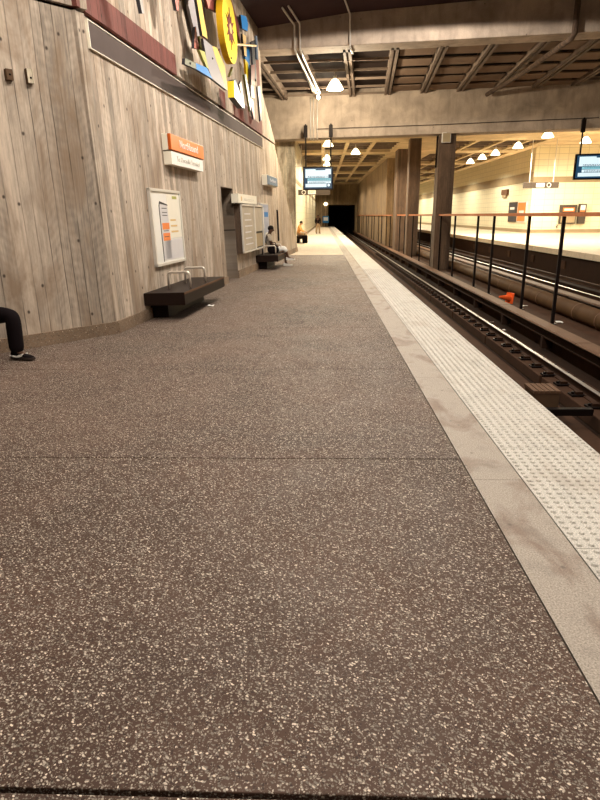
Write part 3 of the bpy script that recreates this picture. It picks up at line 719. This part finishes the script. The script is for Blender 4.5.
MB().box(0, .1, -2.3, 0, 0, 1.75, 'grey').build('frame', t); MB().box(-.01, 0, -2.2, -.1, .1, 1.65, 'ink_and_shade').box(-.015, -.01, -1.8, -.5, 1.1, 1.3, 'paper').build('sheet', t)
t = thing('wall_poster', 'orange poster on the far tiled wall, paired with the grey one', 'poster', TR((17.6, 57.2, .85)))
MB().box(0, .1, -2.3, 0, 0, 1.75, 'frame').build('frame', t); MB().box(-.01, 0, -2.2, -.1, .1, 1.65, 'orange').box(-.015, -.01, -1.8, -.5, .7, 1.0, 'paper').build('sheet', t)
t = thing('wall_box', 'small tan alarm box high on the far tiled wall above the posters', 'alarm box', TR((17.5, 62.5, 3.3)))
MB().box(0, .25, -1.9, 0, 0, .5, 'cover').build('body', t, bevel=.03); MB().box(.02, .25, -1.5, -.3, -.25, 0, 'band').build('bracket', t)
t = thing('hydrant_tap', 'small pipe tap near the base of the far tiled wall', 'tap', TR((20.4, 53.9, .4)))
MB().tube([(-.4, .05, .1), (-.4, -.12, .1), (-.4, -.12, -.05)], .04, 'rust').build('spout', t); MB().tube([(-.4, -.12, .1), (-.4, -.12, .22)], .03, 'rust').box(-.5, -.3, -.15, -.09, .22, .26, 'rust').build('handle', t)

def hang_sign(x, y, z, w, label, zc, left=True):
    t = thing('hanging_sign', label, 'sign', TR((x, y, z)))
    MB().box(0, w, -.1, .1, 0, .34, 'grey').build('board', t, bevel=.01)
    c0 = w * .35
    MB().box(c0, c0 + .5, -.115, -.1, .05, .29, 'white').build('exit_panel', t)
    text('lettering', 'EXIT', .2, 'orange', t, (c0 + .25, -.118, .17), width=.36)
    rx = c0 - .28 if left else c0 + .78
    MB().tube([(rx + .12 * cos(a * pi / 8), -.11, .17 + .12 * sin(a * pi / 8)) for a in range(17)], .02, 'white', 6).build('ring_mark', t)
    for sx in (.35, w - .35):
        MB().tube([(sx, 0, .34), (sx, 0, zc - z)], .03, 'frame').build('hanger_rod', t)
hang_sign(12.6, 40.2, 3.1, 2.15, 'long grey hanging exit sign over the far platform', 5.9, False)
hang_sign(-1.65, 41.5, 2.88, 2.2, 'grey hanging exit sign behind the departure screen over the platform', 5.9, True)

# ------------------------------------------------------------------ departure screens hung from the second beam
def monitor(T, label, x0, x1, z0, z1, top):
    t = thing('departure_screen', label, 'screen', T, 'departure screens')
    w = x1 - x0; h = z1 - z0
    MB().box(x0, x1, -.09, .09, z0, z1, 'black').build('housing', t, bevel=.012)
    p = MB().box(x0 + .06, x1 - .06, -.094, -.089, z0 + .06, z1 - .06, 'scr_b').build('display', t)
    def bar(a, b, c, d, m_, k=.004): return MB().box(x0 + w * a, x0 + w * b, -.094 - k, -.09, z0 + h * c, z0 + h * d, m_)
    q = bar(.08, .92, .66, .84, 'scr_w'); q.box(x0 + w * .08, x0 + w * .42, -.098, -.09, z0 + h * .82, z0 + h * .89, 'scr_w').box(x0 + w * .74, x0 + w * .92, -.098, -.09, z0 + h * .82, z0 + h * .89, 'scr_w'); q.build('header_bar', p)
    bar(.08, .84, .52, .66, 'scr_w').build('service_row', p)
    bar(.15, .92, .40, .50, 'scr_t').build('service_row', p); bar(.15, .92, .28, .385, 'scr_w').build('service_row', p); bar(.08, .78, .12, .265, 'scr_w').build('service_row', p)
    MB().add([(x0 + w * .85 + .045 * w * cos(a * pi / 8), -.0985, z0 + h * .2 + .06 * h * sin(a * pi / 8)) for a in range(16)], [tuple(range(16))], 'scr_w').build('clock_mark', p)
    for c, a0, a1 in ((.57, .16, .80), (.525, .16, .7), (.445, .2, .88), (.33, .2, .86), (.29, .2, .75)):
        mm = MB(); a = a0
        while a < a1: 
            l = random.uniform(.015, .05); mm.box(x0 + w * a, x0 + w * (a + l), -.1, -.097, z0 + h * c, z0 + h * (c + .022), 'scr_b'); a += l + .012
        mm.build('text_line', p)
    for sx in (x0 + .09 * w, x1 - .09 * w):
        r_ = MB().tube([(sx, 0, z1), (sx, 0, top)], .035, 'black', 10).build('hanger_pole', t)
        MB().box(sx - .08, sx + .08, -.08, .08, top - .55, top - .05, 'black').build('bracket', r_, bevel=.01)
    return t
TS = TR((-.15, 29.2, 0)) @ RZ(radians(-4))
monitor(TS, 'departure screen hanging over the platform beyond the end of the timber-marked wall', -.69, .69, 2.72, 3.72, 5.5)
monitor(TR((11.45, 26.95, 0)) @ RZ(radians(-9)), 'departure screen hanging over the far track, cut off by the picture edge', -.95, .95, 2.92, 3.92, 5.3)

# ------------------------------------------------------------------ conduits, wires and pipes on the beams
def pipe(name, label, cat, pts, r, m_, T=None, grp=None):
    o = MB().tube(pts, r, m_, 8).build(name, T=T, smooth=True); return tag(o, label, cat, grp)
e = -.05
g = 'conduits on the closer beam'
pipe('conduit', 'pale vertical conduit down the closer beam, first of the close-set pair', 'conduit', [(-1.80, -1.6, 7.25), (-1.72, e, 7.22), (-1.72, e, 6.56), (-1.74, .8, 6.5), (-1.97, 6.7, 6.5)], .03, 'frame', TB1, g)
pipe('conduit', 'pale vertical conduit down the closer beam, second of the close-set pair', 'conduit', [(-1.62, -1.6, 7.28), (-1.55, e, 7.25), (-1.55, e, 6.56), (-1.58, .8, 6.5), (-1.80, 6.7, 6.5)], .03, 'frame', TB1, g)
pipe('conduit', 'single pale conduit down the middle of the closer beam', 'conduit', [(-.05, -1.6, 7.42), (.0, e, 7.40), (.0, e, 6.56), (.02, .8, 6.55)], .028, 'frame', TB1, g)
pipe('drain_pipe', 'thick brown drain pipe running down the beam and under the coffers', 'pipe', [(6.45, -2.5, 7.5), (6.5, -.13, 7.5), (6.5, -.13, 6.55), (6.45, -.05, 6.45), (5.9, 4, 6.42), (5.1, 8.0, 6.40)], .085, 'column', TB1)
g2 = 'conduits and wires on the deep beam'
for i, x in enumerate((-5.75, -5.62, -5.45)):
    pipe('conduit', ['slim conduit on the deep beam by the screen bracket', 'slim conduit on the deep beam, middle of three', 'slim conduit on the deep beam, last of three'][i], 'conduit', [(x, e, 6.6), (x, e, 4.9), (x + .02, .45, 4.93)], .022, 'frame', TB2, g2)
pipe('cable', 'thin dark cable strung across the deep beam from screen to screen', 'cable', [(-5.5, -.06, 5.35), (-.3, -.06, 5.33), (6.4, -.06, 5.36)], .012, 'black', TB2, g2)
pipe('conduit', 'slim vertical conduit above the far screen bracket', 'conduit', [(6.45, e, 6.7), (6.45, e, 5.35)], .022, 'frame', TB2, g2)
pipe('conduit', 'slim vertical conduit on the deep beam past the far screen', 'conduit', [(7.5, e, 6.7), (7.5, e, 5.0)], .022, 'frame', TB2, g2)
pipe('conduit', 'dark conduit clipped beside the nearest column head', 'conduit', [(5.12, 28.9, 4.9), (5.1, 28.9, 3.6)], .04, 'black')

# ------------------------------------------------------------------ lamps
def pendant(loc, top, label, power, grp, first=[None], spot=160, s=1.):
    if first[0] is None:
        t = thing('pendant_lamp', label, 'lamp', TR(loc), grp)
        MB().lathe([(.05, .30), (.10, .28), (.17, .20), (.25, .08), (.31, -.04), (.30, -.05), (.24, .06), (.16, .17), (.09, .24)], 'lamp', 24).build('shade', t, smooth=True)
        MB().tube([(0, 0, .28), (0, 0, .40)], .06, 'frame', 12).build('ballast', t)
        MB().ball((0, 0, .06), .10, 'bulb', 12, 8).build('bulb', t, smooth=True)
        MB().tube([(0, 0, .40), (0, 0, .52)], .02, 'frame', 8).build('stem', t)
        first[0] = t
    else: t = dup(first[0], TR(loc), label, grp)
    L = bpy.data.lights.new('pendant_light', 'POINT' if power < 400 else 'SPOT'); L.energy = power * (2.4 if power > 400 else 3.4); L.color = (1, .87, .64); L.shadow_soft_size = .2
    if L.type == 'SPOT': L.spot_size = radians(168); L.spot_blend = .2
    o = bpy.data.objects.new('pendant_light', L); COL.objects.link(o); o.parent = t; o.location = (0, 0, -.16)
    return t
G1, G2 = 'pendant lamps over the platform', 'pendant lamps over the far track'
pendant((.48, 24.1, 6.0), 6.6, 'glowing pendant lamp under the coffers between the two beams', 399, G1)
for i, (x, y) in enumerate(((.37, 37.1), (2.2, 41.9), (.39, 45.9), (.43, 51.1), (.5, 60), (.5, 70), (.5, 82))):
    pendant((x, y, 5.42), 5.9, ['pendant lamp directly above the departure screen', 'pendant lamp beside the screen pole, over the track side', 'small pendant lamp behind the screen top, upper of a close pair', 'small pendant lamp behind the screen top, lower of a close pair', 'pendant lamp deep in the platform hall, hidden behind the screen', 'pendant lamp far down the hall behind the screen', 'pendant lamp closest to the tunnel mouth'][i], 520, G1)
for i, (x, y) in enumerate(((11.8, 34.4), (11.87, 39.6), (11.7, 43.9), (11.6, 47.0), (11.6, 50.6), (14.95, 37.3))):
    pendant((x, y, 5.42), 5.9, ['large glowing pendant over the far track, closest of its row', 'second pendant of the row over the far track', 'third pendant of the row over the far track', 'fourth pendant of the row over the far track', 'last small pendant of the row over the far track', 'glowing pendant just above the far departure screen'][i], 520, G2)

t = thing('flood_lamp', 'small bare bulb at the end of the paired conduits under the coffers', 'lamp', TR((-.14, 27.9, 6.35)))
MB().ball((0, 0, 0), .07, 'bulb', 12, 8).build('bulb', t, smooth=True); MB().tube([(0, 0, .05), (0, 0, .2)], .05, 'frame', 10).build('socket', t)
L = bpy.data.lights.new('flood_light', 'POINT'); L.energy = 190; L.color = (1, .87, .64); L.shadow_soft_size = .12
o = bpy.data.objects.new('flood_light', L); COL.objects.link(o); o.parent = t; o.location = (0, -.15, -.2)
def light(kind, loc, energy, color=(1, .80, .56), size=.25, spot=150, blend=.25, rot=(0, 0, 0), sy=None):
    L = bpy.data.lights.new('hall_light', kind); L.energy = energy; L.color = color
    if kind == 'AREA':
        L.size = size
        if sy: L.shape = 'RECTANGLE'; L.size_y = sy
    else: L.shadow_soft_size = size
    if kind == 'SPOT': L.spot_size = radians(spot); L.spot_blend = blend
    o = bpy.data.objects.new('hall_light', L); COL.objects.link(o); o.location = loc; o.rotation_euler = rot
    return o
W1 = (1, .915, .80)
# recessed ceiling downlights of the near bay; those by the near wall are added fill
for x, y, p in ((.6, -4, 420), (.6, 1.5, 850), (.6, 7, 1000), (-.6, 4.6, 560), (-2.0, 4.4, 420), (.6, 12.5, 1350)): light('SPOT', (x, y, 7.25), p, W1, .10, 150, .25)
light('SPOT', (2.6, 17.2, 7.08), 1050, W1, .10, 177, .04)
for x, y in ((8, 0), (8, 12), (16, 6), (16, 18)): light('SPOT', (x, y, 7.3), 330, W1, .12, 150, .3)
# added unseen spots that brighten the far platform and the deep hall
for x, y in ((18, 30), (21, 38), (22, 46), (15.5, 50), (13.2, 62), (13.2, 75), (13.2, 88), (13.2, 100), (13.2, 110)): light('SPOT', (x, y, 5.8 if y != 46 else 7.3), 2300, (1, .90, .68), .3, 168, .3)

# ------------------------------------------------------------------ people
def skin_mesh(name, verts, edges, radii, mat, parent, sub=2, root=0):
    me = bpy.data.meshes.new(name); me.from_pydata([tuple(v) for v in verts], edges, [])
    me.materials.append(M[mat]); o = bpy.data.objects.new(name, me); COL.objects.link(o)
    if parent: o.parent = parent
    md = o.modifiers.new('skin', 'SKIN'); md.use_smooth_shade = True
    if not me.skin_vertices: 
        bpy.context.view_layer.objects.active = o
    for i, r in enumerate(radii):
        sv = me.skin_vertices[0].data[i]; sv.radius = r if isinstance(r, tuple) else (r, r); sv.use_root = (i == root)
    sd = o.modifiers.new('sub', 'SUBSURF'); sd.levels = sub; sd.render_levels = sub
    return o
def chain(pts, V, E, R, start=None, radii=None):
    prev = start
    for i, p in enumerate(pts):
        V.append(Vector(p)); R.append(radii[i]); k = len(V) - 1
        if prev is not None: E.append((prev, k))
        prev = k
    return prev
def person(name, label, T, J, top, legs, shoes, skin, hair, sleeves=True, shoe_mark=False, hair_r=1., shorts=False):
    """J: joint positions in the figure's own frame (facing +X, Z up)"""
    t = thing(name, label, 'person', T)
    J = {k: Vector(v) for k, v in J.items()}
    V, E, R = [], [], []
    pel = chain([J['pelvis']], V, E, R, None, [(.15, .115)])
    mid = (J['pelvis'] + J['chest']) / 2
    ch = chain([mid, J['chest']], V, E, R, pel, [(.135, .10), (.155, .105)])
    nk = chain([J['neck'], J['neck'].lerp(J['head'], .45), J['head'], J['head'] + (J['head'] - J['neck']).normalized() * .085], V, E, R, ch, [.055, .06, (.082, .095), (.065, .075)])
    hi = len(V) - 2; fwd = Vector(J.get('face', (1, 0, 0))).normalized(); side = Vector((0, 0, 1)).cross(fwd).normalized()
    chain([J['head'] + fwd * .095 - Vector((0, 0, .015)), J['head'] + fwd * .12 - Vector((0, 0, .02))], V, E, R, hi, [.02, .011])      # nose
    for s in (1, -1): chain([J['head'] + side * s * .088 - Vector((0, 0, .01))], V, E, R, hi, [.018])      # ears
    for s, n_ in ((1, 'L'), (-1, 'R')):
        sh, el, wr = J['sh' + n_], J['el' + n_], J['wr' + n_]
        w = chain([sh, el, wr], V, E, R, ch, [.062, .044, .030])
        d = (wr - el).normalized(); ac = d.orthogonal().normalized()
        palm = wr + d * .07; pk = chain([palm], V, E, R, w, [(.036, .018)])
        for q, L in ((-.03, .06), (-.01, .075), (.01, .07), (.03, .055)):
            chain([palm + ac * q + d * .03, palm + ac * q + d * (.03 + L * .55) - Vector((0, 0, .01)), palm + ac * q + d * (.03 + L) - Vector((0, 0, .025))], V, E, R, pk, [.0095, .009, .007])
        chain([wr + d * .03 + ac * .04, wr + d * .07 + ac * .055], V, E, R, pk, [.011, .009])
    for n_ in 'LR':
        hp, kn, an, to = J['hip' + n_], J['kn' + n_], J['an' + n_], J['to' + n_]
        chain([hp, kn, an, an.lerp(to, .5) - Vector((0, 0, .02)), to], V, E, R, pel, [.088, .062, .04, .036, .028])
    skin_mesh('body', V, E, R, skin, t)
    # clothes follow the body
    V, E, R = [], [], []
    c = chain([J['pelvis'] + (J['chest'] - J['pelvis']) * .12, mid, J['chest'], J['chest'].lerp(J['neck'], .75)], V, E, R, None, [(.175, .135), (.16, .125), (.175, .125), .075])
    for n_ in 'LR':
        sh, el, wr = J['sh' + n_], J['el' + n_], J['wr' + n_]
        chain([sh, el, wr.lerp(el, .12)] if sleeves else [sh, sh.lerp(el, .7)], V, E, R, 2, [.078, .06, .046] if sleeves else [.08, .068])
    skin_mesh('top', V, E, R, top, t, root=1)
    V, E, R = [], [], []
    chain([J['pelvis'] + Vector((0, 0, .05)), J['pelvis'] - Vector((0, 0, .03))], V, E, R, None, [(.17, .14), (.165, .135)])
    for n_ in 'LR':
        hp, kn, an = J['hip' + n_], J['kn' + n_], J['an' + n_]
        chain([hp, hp.lerp(kn, .5), kn, kn.lerp(an, .5), an.lerp(kn, -.07)] if not shorts else [hp, hp.lerp(kn, .5), kn, kn.lerp(an, .45)], V, E, R, 1, [.112, .108, .098, .09, .088] if not shorts else [.11, .105, .095, .09])
    skin_mesh('trousers', V, E, R, legs, t, root=1)
    for n_ in 'LR':
        an, to = J['an' + n_], J['to' + n_]
        d = (to - an); d.z = 0; d.normalize(); ac = Vector((-d.y, d.x, 0))
        Tm = Matrix(((d.x, ac.x, 0, an.x), (d.y, ac.y, 0, an.y), (0, 0, 1, an.z - .085), (0, 0, 0, 1)))
        L = []
        prof = [(-.075, .034, .085), (-.06, .040, .105), (.0, .043, .10), (.06, .046, .075), (.13, .050, .055), (.19, .044, .042), (.225, .02, .03)]
        for x, w, h in prof:
            for a in range(10): 
                tt = 2 * pi * a / 10; L.append((x, w * cos(tt), .02 + (h - .02) * .5 + (h - .02) * .5 * sin(tt)))
        k = len(prof)
        F = [(i * 10 + a, i * 10 + (a + 1) % 10, (i + 1) * 10 + (a + 1) % 10, (i + 1) * 10 + a) for i in range(k - 1) for a in range(10)] + [tuple(range(10)), tuple(range((k - 1) * 10, k * 10))]
        so = MB().add(L, F, shoes).build('shoe', t, Tm, smooth=True); so.modifiers.new('sub', 'SUBSURF').render_levels = 2
        sl = [(-.08, .0), (-.075, .036), (.0, .042), (.06, .046), (.13, .052), (.19, .047), (.23, .022), (.235, 0)]
        pts = sl + [(x, -w) for x, w in sl[-2:0:-1]]
        nn = len(pts)
        MB().add([(x, w, z) for z in (0, .024) for x, w in pts], [tuple(range(nn)), tuple(range(2 * nn - 1, nn - 1, -1))] + [(i, (i + 1) % nn, nn + (i + 1) % nn, nn + i) for i in range(nn)], 'sole' if shoes != 'cloth_white' else 'white').build('sole', so)
        if shoe_mark:
            for sg in (1, -1):
                cv = [(-.07, .040), (-.03, .036), (.02, .034), (.06, .050), (.105, .064), (.10, .036), (.06, .020), (.02, .018), (-.03, .024)]
                MB().add([(x, sg * (.056 - .2 * max(0, z - .05)), z + .004) for x, z in cv] + [(x, sg * (.02), z + .004) for x, z in cv], [tuple(range(9)), tuple(range(17, 8, -1))] + [(i, (i + 1) % 9, 9 + (i + 1) % 9, 9 + i) for i in range(9)], 'white').build('side_mark', so)
    h = J['head']; up = (h - J['neck']).normalized()
    MB().ball(h + up * .045 - fwd * .014, (.098 * hair_r, .094 * hair_r, .095 * hair_r), hair, 14, 10).build('hair', t, smooth=True)
    for s in (1, -1): MB().ball(h + fwd * .083 + side * s * .034 + Vector((0, 0, .008)), .011, 'eye', 8, 6).build('eye', t)
    return t
def facing(frame, s, off, ang):
    p = frame(s, off, 0).translation; return TR((p.x, p.y, 0)) @ RZ(radians(ang))
# man on the second bench, facing the tracks
J = dict(pelvis=(0, 0, .53), chest=(-.07, 0, .88), neck=(-.05, 0, 1.04), head=(.0, 0, 1.17), face=(1, .1, -.1),
         shL=(-.06, .18, .98), elL=(.02, .25, .72), wrL=(.24, .14, .62), shR=(-.06, -.18, .98), elR=(.03, -.25, .72), wrR=(.24, -.12, .64),
         hipL=(.03, .10, .52), knL=(.46, .12, .53), anL=(.47, .12, .09), toL=(.66, .12, .03), hipR=(.03, -.10, .53), knR=(.45, -.10, .58), anR=(.56, .0, .28), toR=(.76, .0, .24))
person('person', 'person in tan shirt, white trousers and white shoes sitting on the wall bench', TR((-1.66, 20.35, .0)) @ RZ(radians(2)), J, 'cloth_tan', 'cloth_white', 'cloth_white', 'skin', 'hair', sleeves=False, shorts=True)
t = thing('shoulder_bag', 'dark bag standing on the bench next to the seated person', 'bag', TR((-1.55, 19.85, .43)))
MB().ball((0, 0, .13), (.19, .12, .15), 'cloth_black', 14, 10).build('body', t, smooth=True)
MB().tube([(-.12, 0, .22), (-.06, 0, .36), (.06, 0, .36), (.12, 0, .22)], .014, 'cloth_black').build('strap', t)
t = thing('bench_post', 'thin black pole standing behind the seated person', 'pole', TR((-1.86, 19.6, .43)))
MB().tube([(0, 0, 0), (0, 0, .95)], .03, 'black').build('pole', t); MB().ball((0, 0, .97), .04, 'black').build('cap', t)
# only a leg of this one shows, at the picture edge
J = dict(pelvis=(0, 0, .53), chest=(-.05, 0, .92), neck=(-.03, 0, 1.08), head=(.02, 0, 1.22), face=(1, 0, -.15),
         shL=(-.04, .19, 1.02), elL=(.0, .25, .75), wrL=(.10, .16, .68), shR=(-.04, -.19, 1.02), elR=(.0, -.25, .75), wrR=(.10, -.14, .68),
         hipL=(.03, .10, .52), knL=(.50, .10, .52), anL=(.50, .09, .10), toL=(.68, .09, .03), hipR=(.03, -.10, .52), knR=(.34, -.30, .52), anR=(.20, -.30, .10), toR=(.38, -.32, .03))
person('person', 'seated person cut off by the picture edge, black trousers, black trainers with white mark', TR((-4.10, 6.86, 0)) @ RZ(radians(-14)), J, 'cloth_black', 'cloth_black', 'cloth_black', 'skin', 'hair', shoe_mark=True)
# standing figure far down the platform
J = dict(pelvis=(0, 0, .90), chest=(.0, 0, 1.22), neck=(.0, 0, 1.40), head=(.02, 0, 1.53), face=(1, 0, 0),
         shL=(0, .19, 1.34), elL=(-.03, .25, 1.06), wrL=(.08, .20, .86), shR=(0, -.19, 1.34), elR=(-.03, -.25, 1.06), wrR=(.08, -.20, .86),
         hipL=(0, .10, .86), knL=(.02, .13, .47), anL=(-.02, .16, .09), toL=(.16, .19, .03), hipR=(0, -.10, .86), knR=(.02, -.13, .47), anR=(-.02, -.16, .09), toR=(.16, -.19, .03))
person('person', 'person in dark jacket and khaki trousers standing far down the platform', TR((-.33, 57.8, 0)) @ RZ(radians(-70)), J, 'cloth_black', 'cloth_khaki', 'cloth_black', 'skin', 'hair')
# seated figure half behind the pale column
J = dict(pelvis=(0, 0, .53), chest=(.08, 0, .88), neck=(.12, 0, 1.04), head=(.18, 0, 1.16), face=(1, 0, -.3),
         shL=(.08, .18, .98), elL=(.2, .23, .74), wrL=(.40, .10, .66), shR=(.08, -.18, .98), elR=(.2, -.23, .74), wrR=(.40, -.10, .66),
         hipL=(.03, .10, .52), knL=(.46, .12, .52), anL=(.42, .12, .09), toL=(.60, .12, .03), hipR=(.03, -.10, .52), knR=(.46, -.12, .52), anR=(.42, -.12, .09), toR=(.60, -.12, .03))
person('person', 'person in orange top sitting bent forward, half hidden by the pale column', TR((-1.42, 38.0, 0)) @ RZ(radians(-6)), J, 'cloth_orange', 'cloth_khaki', 'cloth_white', 'skin2', 'hair')
t = thing('wall_bench', 'dark bench against the tiled wall under the person in orange', 'bench', TR((-1.53, 37.2, 0)), 'dark wall benches')
MB().box(0, .42, 0, 2.4, .26, .43, 'bench').build('seat', t, bevel=.01); MB().box(0, .2, .3, 2.1, 0, .26, 'black').build('support', t)
t = thing('travel_bag', 'black travel bag standing on the paving beside the person in orange', 'bag', TR((-.98, 36.9, 0)))
MB().box(-.16, .16, -.22, .22, .03, .48, 'cloth_black').build('body', t, bevel=.05); MB().tube([(0, -.1, .47), (0, -.1, .62), (0, .1, .62), (0, .1, .47)], .014, 'black').build('handle', t)
# vending unit and small lamp by the tunnel mouth
t = thing('notice_stand', 'small blue and white stand at the tunnel end of the platform', 'notice stand', TR((.62, 92, 0)))
MB().box(-.45, .45, -.2, .2, .55, 1.5, 'blue').build('body', t, bevel=.03); MB().box(-.32, .32, -.22, -.2, .85, 1.35, 'white').build('face', t); MB().box(-.08, .08, -.08, .08, 0, .55, 'grey').build('post', t)
t = thing('bulkhead_lamp', 'small white lamp on the end wall beside the tunnel mouth', 'lamp', TR((.62, 93, 3.2)))
MB().ball((0, -.15, 0), (.28, .14, .22), 'lamp', 12, 8).build('globe', t, smooth=True); MB().box(-.2, .2, -.06, 0, -.2, .2, 'frame').build('base', t)

# ------------------------------------------------------------------ world, camera, colour
w = bpy.data.worlds.new('world'); S.world = w; w.use_nodes = True
bg = w.node_tree.nodes['Background']; bg.inputs[0].default_value = (1, .8, .6, 1); bg.inputs[1].default_value = .02
P = radians(17.08); YAW = radians(2.13); th = .010
F = Vector((-sin(YAW) * cos(P), cos(YAW) * cos(P), -sin(P))); Rt = Vector((cos(YAW), sin(YAW), 0)); U = Rt.cross(F)
R2 = cos(th) * Rt - sin(th) * U; U2 = cos(th) * U + sin(th) * Rt
cam = bpy.data.cameras.new('camera'); co = bpy.data.objects.new('camera', cam); COL.objects.link(co)
mat = Matrix((R2, U2, -F)).transposed().to_4x4(); mat.translation = (0, 0, 1.6); co.matrix_world = mat
cam.sensor_fit = 'VERTICAL'; cam.sensor_height = 36; cam.lens = 36 * 600 / 800; cam.clip_start = .05; cam.clip_end = 400
S.camera = co
S.view_settings.view_transform = 'Standard'; S.view_settings.look = 'None'; S.view_settings.gamma = 1; S.view_settings.exposure = 0; S.view_settings.use_curve_mapping = False
try:
    S.cycles.use_denoising = True; S.cycles.max_bounces = 6; S.cycles.diffuse_bounces = 4; S.cycles.sample_clamp_indirect = 4
except Exception: pass
